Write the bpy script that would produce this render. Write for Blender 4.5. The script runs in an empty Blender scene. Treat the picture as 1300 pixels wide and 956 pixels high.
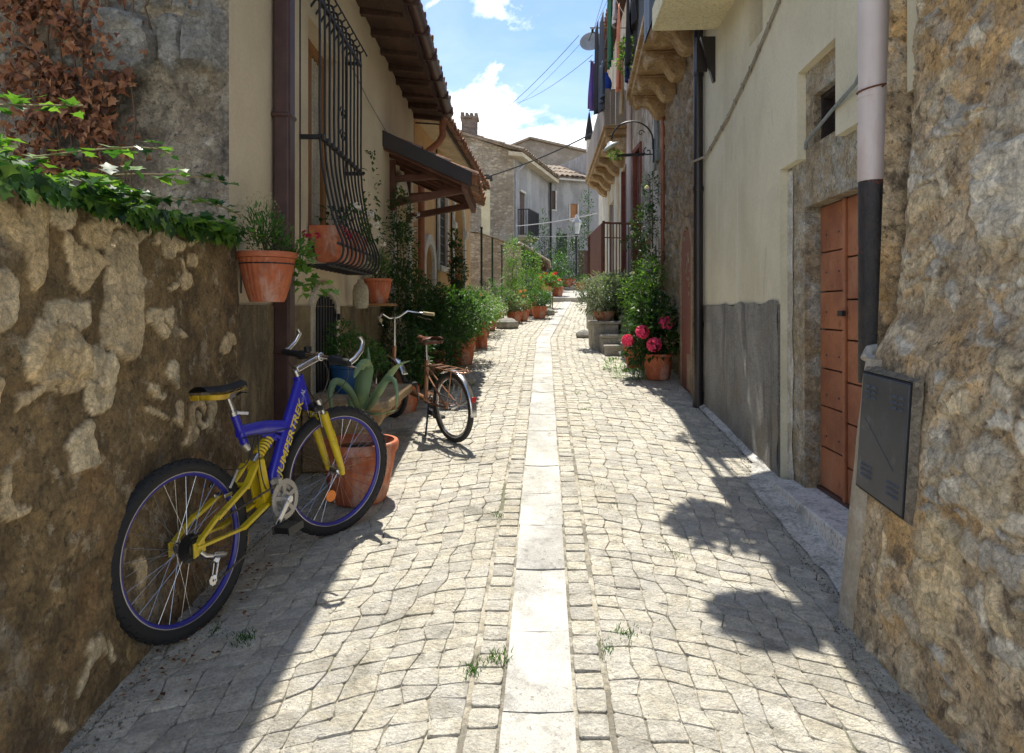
import bpy, bmesh, math, random
from mathutils import Vector as V, Matrix, noise
from math import sin, cos, pi, radians, sqrt, atan2
sc=bpy.context.scene
C=sc.collection
rnd=random.Random(7)
def U(a,b): return rnd.uniform(a,b)
def lerp(a,b,t): return a+(b-a)*t
def sst(a,b,x):
    t=max(0,min(1,(x-a)/(b-a))); return t*t*(3-2*t)
def pw(x,pts):
    if x<=pts[0][0]: return pts[0][1]
    for (a,va),(b,vb) in zip(pts,pts[1:]):
        if x<=b: return lerp(va,vb,(x-a)/(b-a))
    return pts[-1][1]
def gz(y):
    z=.081*min(y,27)
    if y>20.8: z+=.12
    if y>25: z+=.12
    return z
# ---------------------------------------------------------------- materials
MC={}
def ramp(nt,src,stops):
    r=nt.nodes.new('ShaderNodeValToRGB'); e=r.color_ramp.elements
    while len(e)<len(stops): e.new(.5)
    for i,(p,c) in enumerate(stops):
        e[i].position=p; e[i].color=(*c,1) if len(c)==3 else c
    nt.links.new(src,r.inputs[0]); return r.outputs[0]
def nz(nt,co,scale,detail=6,rough=.6,st=(1,1,1),dist=0):
    if st!=(1,1,1):
        m=nt.nodes.new('ShaderNodeMapping'); m.inputs['Scale'].default_value=st
        nt.links.new(co,m.inputs[0]); co=m.outputs[0]
    n=nt.nodes.new('ShaderNodeTexNoise'); n.inputs['Scale'].default_value=scale
    n.inputs['Detail'].default_value=detail; n.inputs['Roughness'].default_value=rough; n.inputs['Distortion'].default_value=dist
    nt.links.new(co,n.inputs['Vector']); return n.outputs['Fac']
def mixc(nt,f,a,b):
    m=nt.nodes.new('ShaderNodeMix'); m.data_type='RGBA'
    if isinstance(f,(int,float)): m.inputs[0].default_value=f
    else: nt.links.new(f,m.inputs[0])
    for s,v in ((6,a),(7,b)):
        if isinstance(v,tuple): m.inputs[s].default_value=(*v[:3],1)
        else: nt.links.new(v,m.inputs[s])
    return m.outputs[2]
def mth(nt,op,a,b=0.0):
    m=nt.nodes.new('ShaderNodeMath'); m.operation=op
    for i,v in enumerate((a,b)):
        if isinstance(v,(int,float)): m.inputs[i].default_value=v
        else: nt.links.new(v,m.inputs[i])
    return m.outputs[0]
G3=lambda c,k:tuple(min(1,x*k) for x in c)
def mat(name,c1,c2=None,s=3,rough=.85,bump=.25,bs=40,layers=(),metal=0,island=0,attr=None,spec=.5,st=(1,1,1),coat=0,vor=None,bd=.02,grain=None,chips=None):
    """layers: (colour, scale, lo, hi, stretch, strength); attr: (c1,c2) for the 'stone' vertex mask"""
    if name in MC: return MC[name]
    m=bpy.data.materials.new(name); m.use_nodes=True; nt=m.node_tree; b=nt.nodes['Principled BSDF']
    tc=nt.nodes.new('ShaderNodeTexCoord'); co=tc.outputs['Object']
    if c2 is None: c2=G3(c1,.75)
    col=ramp(nt,nz(nt,co,s,8,.65,st),[(.40,c2),(.60,c1)])
    if island:
        g=nt.nodes.new('ShaderNodeNewGeometry')
        k=ramp(nt,g.outputs['Random Per Island'],[(0,(1-island,1-island,1-island*.9)),(.45,(1,1,1)),(.7,(1.02,1.0,1-island*.22)),(1,(1+island*.45,1+island*.45,1+island*.4))])
        mm=nt.nodes.new('ShaderNodeMix'); mm.data_type='RGBA'; mm.blend_type='MULTIPLY'; mm.inputs[0].default_value=1
        nt.links.new(col,mm.inputs[6]); nt.links.new(k,mm.inputs[7]); col=mm.outputs[2]
    if vor:   # masonry: (scale, stretch, mortar colour, joint width, variation)
        vs,vst,vm,vw,vv=vor
        mp=nt.nodes.new('ShaderNodeMapping'); mp.inputs['Scale'].default_value=vst; nt.links.new(co,mp.inputs[0])
        wn=nt.nodes.new('ShaderNodeTexNoise'); wn.inputs['Scale'].default_value=vs*.8
        nt.links.new(co,wn.inputs['Vector'])
        ad=nt.nodes.new('ShaderNodeMix'); ad.data_type='VECTOR'; ad.inputs[0].default_value=.08
        nt.links.new(mp.outputs[0],ad.inputs[4]); nt.links.new(wn.outputs['Color'],ad.inputs[5])
        v1=nt.nodes.new('ShaderNodeTexVoronoi'); v1.feature='DISTANCE_TO_EDGE'; v1.inputs['Scale'].default_value=vs
        v2=nt.nodes.new('ShaderNodeTexVoronoi'); v2.inputs['Scale'].default_value=vs
        nt.links.new(ad.outputs[1],v1.inputs[0]); nt.links.new(ad.outputs[1],v2.inputs[0])
        sx=nt.nodes.new('ShaderNodeSeparateColor'); nt.links.new(v2.outputs['Color'],sx.inputs[0])
        k=ramp(nt,sx.outputs[0],[(0,(1-vv,)*3),(1,(1+vv,)*3)])
        mm=nt.nodes.new('ShaderNodeMix'); mm.data_type='RGBA'; mm.blend_type='MULTIPLY'; mm.inputs[0].default_value=1
        nt.links.new(col,mm.inputs[6]); nt.links.new(k,mm.inputs[7])
        vmask=ramp(nt,v1.outputs[0],[(vw*.3,(0,)*3),(vw,(1,)*3)])
        col=mixc(nt,vmask,vm,mm.outputs[2])
    am=None
    if attr:
        at=nt.nodes.new('ShaderNodeAttribute'); at.attribute_name='stone'; am=at.outputs['Fac']
        at2=nt.nodes.new('ShaderNodeAttribute'); at2.attribute_name='sid'
        sc_=ramp(nt,at2.outputs['Fac'],[(0,attr[0]),(.5,attr[1]),(1,attr[2] if len(attr)>2 else attr[0])])
        k=ramp(nt,nz(nt,co,14,8,.7),[(.3,(.62,)*3),(.65,(1.1,)*3)])
        mm=nt.nodes.new('ShaderNodeMix'); mm.data_type='RGBA'; mm.blend_type='MULTIPLY'; mm.inputs[0].default_value=1
        nt.links.new(sc_,mm.inputs[6]); nt.links.new(k,mm.inputs[7]); stc=mm.outputs[2]
    for L in layers:
        c,ls,lo,hi,lst,stren=L
        f=ramp(nt,nz(nt,co,ls,8,.68,lst,.3),[(lo-.025,(0,)*3),(lo-.025+(hi-lo)*.6,(stren,)*3)])
        col=mixc(nt,f,col,c)
    if attr: col=mixc(nt,am,col,stc)
    chh=None
    if chips:
        cs_,cst=chips; hts=[]
        for (ks,kk) in ((1,1.0),(2.7,.55)):
            wn=nt.nodes.new('ShaderNodeTexNoise'); wn.inputs['Scale'].default_value=cs_*ks*.9; wn.inputs['Detail'].default_value=4; nt.links.new(co,wn.inputs['Vector'])
            ad=nt.nodes.new('ShaderNodeMix'); ad.data_type='VECTOR'; ad.inputs[0].default_value=.035/ks
            nt.links.new(co,ad.inputs[4]); nt.links.new(wn.outputs['Color'],ad.inputs[5])
            v2=nt.nodes.new('ShaderNodeTexVoronoi'); v2.inputs['Scale'].default_value=cs_*ks; nt.links.new(ad.outputs[1],v2.inputs[0])
            v1=nt.nodes.new('ShaderNodeTexVoronoi'); v1.feature='DISTANCE_TO_EDGE'; v1.inputs['Scale'].default_value=cs_*ks; nt.links.new(ad.outputs[1],v1.inputs[0])
            sx=nt.nodes.new('ShaderNodeSeparateColor'); nt.links.new(v2.outputs['Color'],sx.inputs[0])
            k=ramp(nt,sx.outputs[0],[(0,(1-cst*kk,1-cst*kk,1-cst*kk)),(.5,(1,.99,.97)),(.85,(1+cst*kk*.4,1+cst*kk*.4,1+cst*kk*.35)),(1,(1+cst*kk*.9,1+cst*kk*.9,1+cst*kk*.85))])
            e=ramp(nt,v1.outputs[0],[(0,(.80,)*3),(.07,(1,)*3)])
            for kk_ in (k,e):
                mm=nt.nodes.new('ShaderNodeMix'); mm.data_type='RGBA'; mm.blend_type='MULTIPLY'; mm.inputs[0].default_value=1
                nt.links.new(col,mm.inputs[6]); nt.links.new(kk_,mm.inputs[7]); col=mm.outputs[2]
            h=mth(nt,'ADD',mth(nt,'MULTIPLY',sx.outputs[1],.55/ks),mth(nt,'MULTIPLY',e,.5/ks)); hts.append(h)
        chh=mth(nt,'ADD',hts[0],hts[1])
    if grain is None: grain=.30 if rough>=.78 else 0
    if grain:
        k=ramp(nt,nz(nt,co,max(55,bs*1.4),5,.75),[(.36,(1-grain,)*3),(.5,(1,)*3),(.64,(1+grain*.6,)*3)])
        mm=nt.nodes.new('ShaderNodeMix'); mm.data_type='RGBA'; mm.blend_type='MULTIPLY'; mm.inputs[0].default_value=1
        nt.links.new(col,mm.inputs[6]); nt.links.new(k,mm.inputs[7]); col=mm.outputs[2]
    nt.links.new(col,b.inputs['Base Color'])
    b.inputs['Roughness'].default_value=rough; b.inputs['Metallic'].default_value=metal
    b.inputs['Specular IOR Level'].default_value=spec
    if coat: b.inputs['Coat Weight'].default_value=coat; b.inputs['Coat Roughness'].default_value=.1
    if bump:
        h=mth(nt,'ADD',nz(nt,co,bs,8,.7,st),mth(nt,'MULTIPLY',nz(nt,co,bs*.22,6,.6,st),1.6))
        if rough>=.78: h=mth(nt,'MULTIPLY',h,2.0)
        if vor: h=mth(nt,'ADD',h,mth(nt,'MULTIPLY',vmask,1.2))
        if chh is not None: h=mth(nt,'ADD',h,mth(nt,'MULTIPLY',chh,.55))
        bp=nt.nodes.new('ShaderNodeBump'); bp.inputs['Strength'].default_value=bump; bp.inputs['Distance'].default_value=bd
        nt.links.new(h,bp.inputs['Height']); nt.links.new(bp.outputs[0],b.inputs['Normal'])
    MC[name]=m; return m
def leafmat(name,cols,trans=.35,rough=.45):
    if name in MC: return MC[name]
    m=bpy.data.materials.new(name); m.use_nodes=True; nt=m.node_tree; b=nt.nodes['Principled BSDF']
    g=nt.nodes.new('ShaderNodeNewGeometry')
    n=len(cols); col=ramp(nt,g.outputs['Random Per Island'],[(i/(n-1),c) for i,c in enumerate(cols)])
    nt.links.new(col,b.inputs['Base Color']); b.inputs['Roughness'].default_value=rough
    t=nt.nodes.new('ShaderNodeBsdfTranslucent'); mm=nt.nodes.new('ShaderNodeMix'); mm.data_type='RGBA'; mm.blend_type='MULTIPLY'
    mm.inputs[0].default_value=1; mm.inputs[7].default_value=(1.6,1.7,.8,1); nt.links.new(col,mm.inputs[6])
    nt.links.new(mm.outputs[2],t.inputs[0])
    ms=nt.nodes.new('ShaderNodeMixShader'); ms.inputs[0].default_value=trans
    nt.links.new(b.outputs[0],ms.inputs[1]); nt.links.new(t.outputs[0],ms.inputs[2])
    nt.links.new(ms.outputs[0],nt.nodes['Material Output'].inputs[0]); MC[name]=m; return m
def glass(name,c=(.02,.025,.03)):
    if name in MC: return MC[name]
    m=bpy.data.materials.new(name); m.use_nodes=True; b=m.node_tree.nodes['Principled BSDF']
    b.inputs['Base Color'].default_value=(*c,1); b.inputs['Roughness'].default_value=.08; MC[name]=m; return m
# ---------------------------------------------------------------- mesh builder
class MB:
    def __init__(s,xf=None): s.v=[]; s.f=[]; s.xf=xf; s.a=None; s.sid=None
    def add(s,vs,fs):
        n=len(s.v)
        for p in vs: s.v.append(tuple(s.xf(*p)) if s.xf else tuple(p))
        for f in fs: s.f.append(tuple(i+n for i in f))
    def box(s,x0,x1,y0,y1,z0,z1,j=0):
        p=[(x,y,z) for x in(x0,x1) for y in(y0,y1) for z in(z0,z1)]
        if j: p=[(a+U(-j,j),b+U(-j,j),c+U(-j,j)) for a,b,c in p]
        s.add(p,[(0,1,3,2),(4,6,7,5),(0,4,5,1),(2,3,7,6),(0,2,6,4),(1,5,7,3)])
    def hexa(s,p): s.add(p,[(0,1,2,3),(7,6,5,4),(0,4,5,1),(1,5,6,2),(2,6,7,3),(3,7,4,0)])
    def quad(s,a,b,c,d): s.add([a,b,c,d],[(0,1,2,3)])
    def tube(s,pts,r,n=8,cap=True,closed=False):
        pts=[V(p) for p in pts]; m=len(pts); rr=r if isinstance(r,(list,tuple)) else [r]*m
        vs=[];fs=[]; prev=None
        for i,p in enumerate(pts):
            if closed: d=pts[(i+1)%m]-pts[i-1]
            else: d=pts[min(i+1,m-1)]-pts[max(i-1,0)]
            if d.length<1e-9: d=V((0,0,1))
            d.normalize()
            if prev is None:
                a=V((0,0,1)) if abs(d.z)<.9 else V((1,0,0)); x=d.cross(a).normalized()
            else:
                x=prev-d*prev.dot(d); x=x.normalized() if x.length>1e-6 else d.orthogonal().normalized()
            prev=x; y=d.cross(x)
            for k in range(n):
                t=2*pi*k/n; vs.append(p+(x*cos(t)+y*sin(t))*rr[i])
        for i in range(m if closed else m-1):
            j=(i+1)%m
            for k in range(n): fs.append((i*n+k,i*n+(k+1)%n,j*n+(k+1)%n,j*n+k))
        if cap and not closed: fs.append(tuple(range(n))[::-1]); fs.append(tuple(range((m-1)*n,m*n)))
        s.add(vs,fs)
    def beam(s,p,q,w,h,up=(0,0,1)):
        p=V(p);q=V(q);d=(q-p).normalized();u=V(up);x=d.cross(u).normalized()*(w/2);y=x.cross(d).normalized()*(h/2)
        s.hexa([p-x-y,p+x-y,p+x+y,p-x+y,q-x-y,q+x-y,q+x+y,q-x+y])
    def lathe(s,prof,c=(0,0,0),n=24,wob=0,axis=None):
        vs=[];fs=[];m=len(prof)
        for (r,z) in prof:
            for k in range(n):
                t=2*pi*k/n; w=1+wob*sin(t*n/4) if wob else 1
                if axis: vs.append(V(c)+axis(r*cos(t)*w,r*sin(t)*w,z))
                else: vs.append((c[0]+r*cos(t)*w,c[1]+r*sin(t)*w,c[2]+z))
        for i in range(m-1):
            for k in range(n): fs.append((i*n+k,i*n+(k+1)%n,(i+1)*n+(k+1)%n,(i+1)*n+k))
        s.add(vs,fs)
    def disc(s,c,r,n=16,nrm=(0,0,1),t=.004):
        c=V(c);d=V(nrm).normalized(); s.tube([c-d*t/2,c+d*t/2],r,n)
    def ball(s,c,r,n=8,m=6,j=0):
        rx,ry,rz=(r,r,r) if isinstance(r,(int,float)) else r
        vs=[];fs=[]
        for i in range(m+1):
            a=pi*i/m
            for k in range(n):
                t=2*pi*k/n; q=1+U(-j,j); vs.append((c[0]+rx*sin(a)*cos(t)*q,c[1]+ry*sin(a)*sin(t)*q,c[2]+rz*cos(a)*q))
        for i in range(m):
            for k in range(n): fs.append((i*n+k,i*n+(k+1)%n,(i+1)*n+(k+1)%n,(i+1)*n+k))
        s.add(vs,fs)
    def grid(s,fn,nu,nv):
        vs=[fn(i/nu,j/nv) for j in range(nv+1) for i in range(nu+1)]
        fs=[(j*(nu+1)+i,j*(nu+1)+i+1,(j+1)*(nu+1)+i+1,(j+1)*(nu+1)+i) for j in range(nv) for i in range(nu)]
        s.add(vs,fs)
    def leaf(s,p,d,up,L,W,fold=.25,droop=.2,kind=0):
        d=V(d).normalized(); x=d.cross(V(up)); x=x.normalized() if x.length>1e-5 else d.orthogonal().normalized(); n=x.cross(d)
        p=V(p); tip=p+d*L-n*L*droop
        if kind==0:
            m=p+d*L*.45
            s.add([p,m+x*W*.5+n*W*fold,tip,m-x*W*.5+n*W*fold,m],[(0,1,4),(1,2,4),(2,3,4),(3,0,4)])
        elif kind==1:   # lobed ivy leaf
            o=[(0,0),(.10,.28),(-.05,.55),(.3,.36),(.45,.62),(.62,.28),(1,0)]
            pts=[p+d*L*a+x*W*b+n*(abs(b)*W*fold-a*a*L*droop) for a,b in o]+[p+d*L*a-x*W*b+n*(abs(b)*W*fold-a*a*L*droop) for a,b in o[-2:0:-1]]
            c=p+d*L*.35; k=len(pts)
            s.add(pts+[c],[(i,(i+1)%k,k) for i in range(k)])
        else:           # needle / blade
            s.add([p-x*W*.3,p+x*W*.3,p+d*L*.5+x*W*.4+n*L*.05,tip,p+d*L*.5-x*W*.4+n*L*.05],[(0,1,2,4),(4,2,3)])
def mesh_obj(name,mb,m,parent=None,bevel=0,ang=38,recalc=True,solid=0):
    me=bpy.data.meshes.new(name)
    vs=mb.v
    if parent is not None:
        b=V(parent['_b'])
        vs=[(p[0]-b[0],p[1]-b[1],p[2]-b[2]) for p in vs]
    me.from_pydata(vs,[],mb.f)
    if mb.a is not None and len(mb.a)==len(vs):
        a=me.attributes.new('stone','FLOAT','POINT'); a.data.foreach_set('value',mb.a)
        a=me.attributes.new('sid','FLOAT','POINT'); a.data.foreach_set('value',mb.sid)
    if recalc:
        bm=bmesh.new(); bm.from_mesh(me); bmesh.ops.recalc_face_normals(bm,faces=bm.faces); bm.to_mesh(me); bm.free()
    me.shade_smooth(); me.set_sharp_from_angle(angle=radians(ang))
    me.materials.append(m)
    o=bpy.data.objects.new(name,me); C.objects.link(o)
    if parent is not None:
        o.parent=parent; o['_b']=parent['_b'] if '_b' in parent else (0.,0.,0.)
    if solid:
        q=o.modifiers.new('solid','SOLIDIFY'); q.thickness=solid
    if bevel:
        q=o.modifiers.new('bevel','BEVEL'); q.width=bevel; q.segments=2; q.limit_method='ANGLE'; q.angle_limit=radians(40)
    return o
def thing(name,label,cat,loc,group=None):
    o=bpy.data.objects.new(name,None); C.objects.link(o); o.location=loc; o['_b']=tuple(float(x) for x in loc)
    o.empty_display_size=.1
    o['label']=label;o['category']=cat
    if group:o['group']=group
    return o
def solo(name,mb,m,label,cat,group=None,**k):
    n=len(mb.v); b=(sum(p[0] for p in mb.v)/n,sum(p[1] for p in mb.v)/n,min(p[2] for p in mb.v))
    mb.v=[(p[0]-b[0],p[1]-b[1],p[2]-b[2]) for p in mb.v]
    o=mesh_obj(name,mb,m,**k); o.location=b
    o['label']=label;o['category']=cat
    if group:o['group']=group
    return o
def struct(name,mb,m,kind='structure',**k):
    o=mesh_obj(name,mb,m,**k); o['kind']=kind; return o
class Fr:   # wall frame: u along the wall, o outwards over the street, z up
    def __init__(s,x,y,dx,dy,side):
        l=sqrt(dx*dx+dy*dy); s.p=(x,y); s.d=(dx/l,dy/l); s.n=(s.d[1]*side,-s.d[0]*side)
    def __call__(s,u,o,z): return (s.p[0]+s.d[0]*u+s.n[0]*o, s.p[1]+s.d[1]*u+s.n[1]*o, z)
def panel(mb,u0,u1,z0,z1,holes=(),depth=.2,z1b=None):
    """wall face at o=0 with recessed openings. hole: (u0,u1,z0,z1,arch)"""
    cuts={u0,u1}; H=[]
    for h in holes:
        a,b,za,zb=h[:4]; arch=h[4] if len(h)>4 else 0; sk=h[5] if len(h)>5 else ''
        n=12 if arch else 1
        for i in range(n+1): cuts.add(a+(b-a)*i/n)
        def top(u,a=a,b=b,zb=zb,arch=arch):
            if not arch: return zb
            t=(u-(a+b)/2)/((b-a)/2); return zb-arch+arch*sqrt(max(0,1-t*t))
        H.append((a,b,za,top))
        n2=n
        for i in range(n2):
            p,q=a+(b-a)*i/n2,a+(b-a)*(i+1)/n2
            if 't' not in sk: mb.quad((p,0,top(p)),(q,0,top(q)),(q,-depth,top(q)),(p,-depth,top(p)))
        for u in (a,b): mb.quad((u,0,za),(u,0,top(u)),(u,-depth,top(u)),(u,-depth,za))
        if 'b' not in sk: mb.quad((a,0,za),(b,0,za),(b,-depth,za),(a,-depth,za))
    cs=sorted(cuts)
    tp=lambda u: z1 if z1b is None else lerp(z1,z1b,(u-u0)/(u1-u0))
    for p,q in zip(cs,cs[1:]):
        if q-p<1e-6: continue
        m=(p+q)/2; hh=sorted([h for h in H if h[0]<m<h[1]],key=lambda h:h[2])
        a0=a1=z0
        for h in hh:
            mb.quad((p,0,a0),(q,0,a1),(q,0,h[2]),(p,0,h[2])); a0,a1=h[3](p),h[3](q)
        mb.quad((p,0,a0),(q,0,a1),(q,0,tp(q)),(p,0,tp(p)))
def arch_ring(mb,a,b,za,zb,arch,w,o0,o1):
    """surround band of width w around an arched opening"""
    pts=[(a,za,-1,0)]; n=14; c=(a+b)/2; R=(b-a)/2
    zs=zb-arch
    outl=[(a,za,a-w,za),(a,zs,a-w,zs)]
    for i in range(1,n):
        t=pi-pi*i/n; outl.append((c+R*cos(t),zs+arch*sin(t),c+(R+w)*cos(t),zs+(arch+w)*sin(t)))
    outl+=[(b,zs,b+w,zs),(b,za,b+w,za)]
    for (p,q,p2,q2),(r,s_,r2,s2) in zip(outl,outl[1:]):
        mb.hexa([(p,o0,q),(r,o0,s_),(r2,o0,s2),(p2,o0,q2),(p,o1,q),(r,o1,s_),(r2,o1,s2),(p2,o1,q2)])
def blob_leaves(mb,blobs,n,L,W,kind=0,upb=.3,shell=.5,droop=.25,fold=.25):
    tot=sum(b[3]*b[4]*b[5] for b in blobs)
    for b in blobs:
        k=int(n*b[3]*b[4]*b[5]/tot)+1
        for _ in range(k):
            a=U(0,2*pi);c=U(-1,1);r=U(shell**3,1)**(1/3)
            s_=sqrt(1-c*c);dx,dy,dz=s_*cos(a),s_*sin(a),c
            q=1+.25*noise.noise(V((dx*2+b[0]*3,dy*2+b[1],dz*2)))
            p=(b[0]+b[3]*dx*r*q,b[1]+b[4]*dy*r*q,b[2]+b[5]*dz*r*q)
            d=V((dx+U(-.8,.8),dy+U(-.8,.8),dz+U(-.8,.8)+upb))
            l=L*U(.6,1.25); mb.leaf(p,d,(U(-.5,.5),U(-.5,.5),1),l,W*l/L,fold,droop,kind)
def flowerball(mb,c,r,n=26):
    for _ in range(n):
        d=V((U(-1,1),U(-1,1),U(-.6,1))).normalized(); p=V(c)+d*r*.7
        for k in range(4):
            t=k*pi/2+U(0,.5); x=d.orthogonal().normalized(); y=d.cross(x)
            mb.leaf(p,(x*cos(t)+y*sin(t)+d*.5),d,r*.45,r*.4,.1,.1)
TERRA=lambda: mat('terracotta',(.52,.155,.062),(.40,.105,.042),s=9,rough=.75,bump=.12,bs=90,layers=[((.58,.46,.38),4.5,.54,.72,(1,1,.5),.55),((.22,.09,.05),9,.60,.72,(1,1,.6),.5)])
TERRA2=lambda: mat('faded_terracotta',(.50,.23,.12),(.38,.15,.075),s=9,rough=.85,bump=.2,bs=70,layers=[((.5,.45,.38),5,.5,.7,(1,1,1),.5)])
SOIL=lambda: mat('soil',(.05,.032,.02),(.02,.013,.008),s=40,bump=.6)
GR=lambda k: leafmat(*{'dark':('dark_leaf',[(.012,.035,.010),(.03,.075,.015),(.05,.11,.02)]),
  'mid':('mid_leaf',[(.02,.07,.012),(.05,.13,.02),(.09,.20,.03)]),
  'light':('light_leaf',[(.05,.13,.02),(.11,.23,.03),(.17,.30,.05)]),
  'grey':('grey_leaf',[(.08,.12,.07),(.14,.19,.11),(.22,.26,.16)]),
  'ivy':('ivy_leaf',[(.010,.040,.012),(.02,.075,.018),(.045,.12,.02),(.10,.21,.03),(.17,.30,.05)],.38)}[k])
def pot_mesh(x,y,z,r,h,ribs=True,rim=.12,bowl=.72):
    p=MB(); rb=r*bowl
    p.lathe([(0,0),(rb*.94,0),(rb,.012)],(x,y,z),32)
    p.lathe([(rb,.012),(lerp(rb,r,.35),h*.3),(lerp(rb,r,.7),h*.62),(r*.955,h*(1-rim)-.002)],(x,y,z),112,.014 if ribs else 0)
    p.lathe([(r*.955,h*(1-rim)),(r*1.03,h*(1-rim)+.003),(r*1.05,h*.97),(r*1.02,h),(r*.93,h),(r*.9,h*.9),(r*.86,h*.86)],(x,y,z),32)
    return p
def potted(label,x,y,z,r,h,blobs,n,L,W,g='mid',kind=0,flowers=(),pm=None,group=None,cat='potted plant',name='potted_plant',stems=6,**kw):
    t=thing(name,label,cat,(x,y,z),group)
    if r:
        mesh_obj('pot',pot_mesh(x,y,z,r,h,ribs=kw.get('ribs',True),bowl=kw.get('bowl',.72)),pm or TERRA(),t)
        s=MB(); s.lathe([(0,h*.885),(r*.5,h*.895),(r*.89,h*.87)],(x,y,z),20); mesh_obj('soil',s,SOIL(),t)
    f=MB(); bl=[(x+b[0],y+b[1],z+b[2],*b[3:]) for b in blobs]
    blob_leaves(f,bl,n,L,W,kind,kw.get('upb',.3),kw.get('shell',.35),kw.get('droop',.25))
    mesh_obj('foliage',f,GR(g),t,recalc=False)
    if stems:
        s=MB()
        for i in range(stems):
            b=bl[i%len(bl)]; q=(b[0]+U(-.6,.6)*b[3],b[1]+U(-.6,.6)*b[4],b[2]+U(0,.6)*b[5]); a=(x+U(-.3,.3)*max(r,.1),y+U(-.3,.3)*max(r,.1),z+h*.85)
            s.tube([a,((a[0]*1.3+q[0])/2.3+U(-.02,.02),(a[1]*1.3+q[1])/2.3,(a[2]+q[2])/2),q],[.006,.005,.003],5)
        mesh_obj('stem',s,mat('stem',(.09,.10,.04),(.10,.06,.03),bump=0),t)
    for (nm,col,pts,rr) in flowers:
        fl=MB()
        if rr>.07:
            for p in pts:
                fl=MB(); flowerball(fl,(x+p[0],y+p[1],z+p[2]),rr*U(.85,1.15),46); mesh_obj('flower_head',fl,leafmat(nm,[G3(col,.6),col,G3(col,1.35)],.3,.6),t,recalc=False)
            continue
        for p in pts: flowerball(fl,(x+p[0],y+p[1],z+p[2]),rr*U(.85,1.15),14)
        mesh_obj('blossoms',fl,leafmat(nm,[G3(col,.7),col,G3(col,1.3)],.3,.6),t,recalc=False)
    return t
def rough_wall(mb,P,N,u0,u1,v0,v1,step,amp,cells=None,extra=None,seed=0,end=None):
    """displaced masonry sheet; cells: (size u, size v, probability fn, bulge)"""
    nu=max(2,int((u1-u0)/step)); nv=max(2,int((v1-v0)/step)); A=[];S=[]
    vs=[]
    for j in range(nv+1):
        v=v0+(v1-v0)*j/nv
        for i in range(nu+1):
            u=u0+(u1-u0)*i/nu
            q=V((u*1.0+seed,v*1.0,seed*.7))
            d=amp*(1.0*noise.fractal(q*2.2,.9,2.0,4)+.5*noise.fractal(q*9,.7,2.1,4)+.32*noise.ridged_multi_fractal(q*14,.8,2.1,3,1,2)-.3+.16*noise.noise(q*52))
            mask=0;sid=0
            if cells:
                su,sv,pr,bul=cells
                w=q+V((.16*su*6*noise.noise(q*7),.16*sv*6*noise.noise(q*7+V((9,0,0))),0))
                dd,pp=noise.voronoi(V((w.x/su,w.y/sv,seed)))
                c=pp[0]; hsh=noise.cell(c*7.3+V((seed,1.3,2.1)))*.5+.5
                hsh2=noise.cell(c*3.1+V((5,1.7,seed)))*.5+.5
                if hsh<pr(c.x*su-seed,c.y*sv):
                    e=dd[1]-dd[0]+.05*noise.noise(q*38); mask=sst(.07,.12,e); sid=hsh2; d+=bul*sst(.03,.16,e)*(.6+.8*hsh2)+bul*.5*noise.noise(q*9+V((0,0,7)))*mask
            if extra:
                r=extra(u,v)
                if r and len(r)>3: d*=r[3]; mask*=r[3]
                if r: d+=r[0]; mask=max(mask,r[1]); sid=r[2] if r[1]>.05 else sid
            p=V(P(u,v))+V(N)*d; vs.append(p); A.append(mask); S.append(sid)
    n0=len(mb.v); fs=[(j*(nu+1)+i,j*(nu+1)+i+1,(j+1)*(nu+1)+i+1,(j+1)*(nu+1)+i) for j in range(nv) for i in range(nu)]
    mb.add(vs,fs)
    if mb.a is None: mb.a=[0]*n0; mb.sid=[0]*n0
    mb.a+=A; mb.sid+=S
def padA(mb):
    if mb.a is not None:
        k=len(mb.v)-len(mb.a); mb.a+=[0]*k; mb.sid+=[0]*k
def cable(pts,r,sag=0,n=14):
    mb=MB(); out=[]
    for a,b in zip(pts,pts[1:]):
        for i in range(n+(b is pts[-1])):
            t=i/n; out.append((lerp(a[0],b[0],t),lerp(a[1],b[1],t),lerp(a[2],b[2],t)-sag*4*t*(1-t)))
    mb.tube(out,r,6); return mb
# ================================================================ camera, light, sky
cam=bpy.data.cameras.new('camera'); co=bpy.data.objects.new('camera',cam); C.objects.link(co)
co.location=(0,0,1.47); co.rotation_euler=(pi/2,0,0)
cam.sensor_width=36; cam.lens=860/1300*36; cam.shift_y=-(478-392)/1300; cam.clip_end=2000; cam.clip_start=.05
sc.camera=co
sd=V((-.015,.43,1)).normalized()
sl=bpy.data.lights.new('sun','SUN'); so=bpy.data.objects.new('sun',sl); C.objects.link(so)
sl.energy=4.4; sl.angle=radians(.5); sl.color=(1,.955,.87)
so.rotation_euler=sd.to_track_quat('Z','Y').to_euler(); so.location=(0,6,12)
w=bpy.data.worlds.new('World'); sc.world=w; w.use_nodes=True; nt=w.node_tree
bg=nt.nodes['Background']; sky=nt.nodes.new('ShaderNodeTexSky'); sky.sky_type='NISHITA'; sky.sun_disc=False
sky.sun_elevation=math.asin(sd.z); sky.sun_rotation=atan2(sd.x,sd.y); sky.altitude=600; sky.ozone_density=1.6; sky.air_density=1.0; sky.dust_density=.6
tc=nt.nodes.new('ShaderNodeTexCoord'); sep=nt.nodes.new('ShaderNodeSeparateXYZ'); nt.links.new(tc.outputs['Generated'],sep.inputs[0])
n1=nt.nodes.new('ShaderNodeTexNoise'); n1.inputs['Scale'].default_value=7.5; n1.inputs['Detail'].default_value=9; n1.inputs['Roughness'].default_value=.56; n1.inputs['Distortion'].default_value=.25
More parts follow.
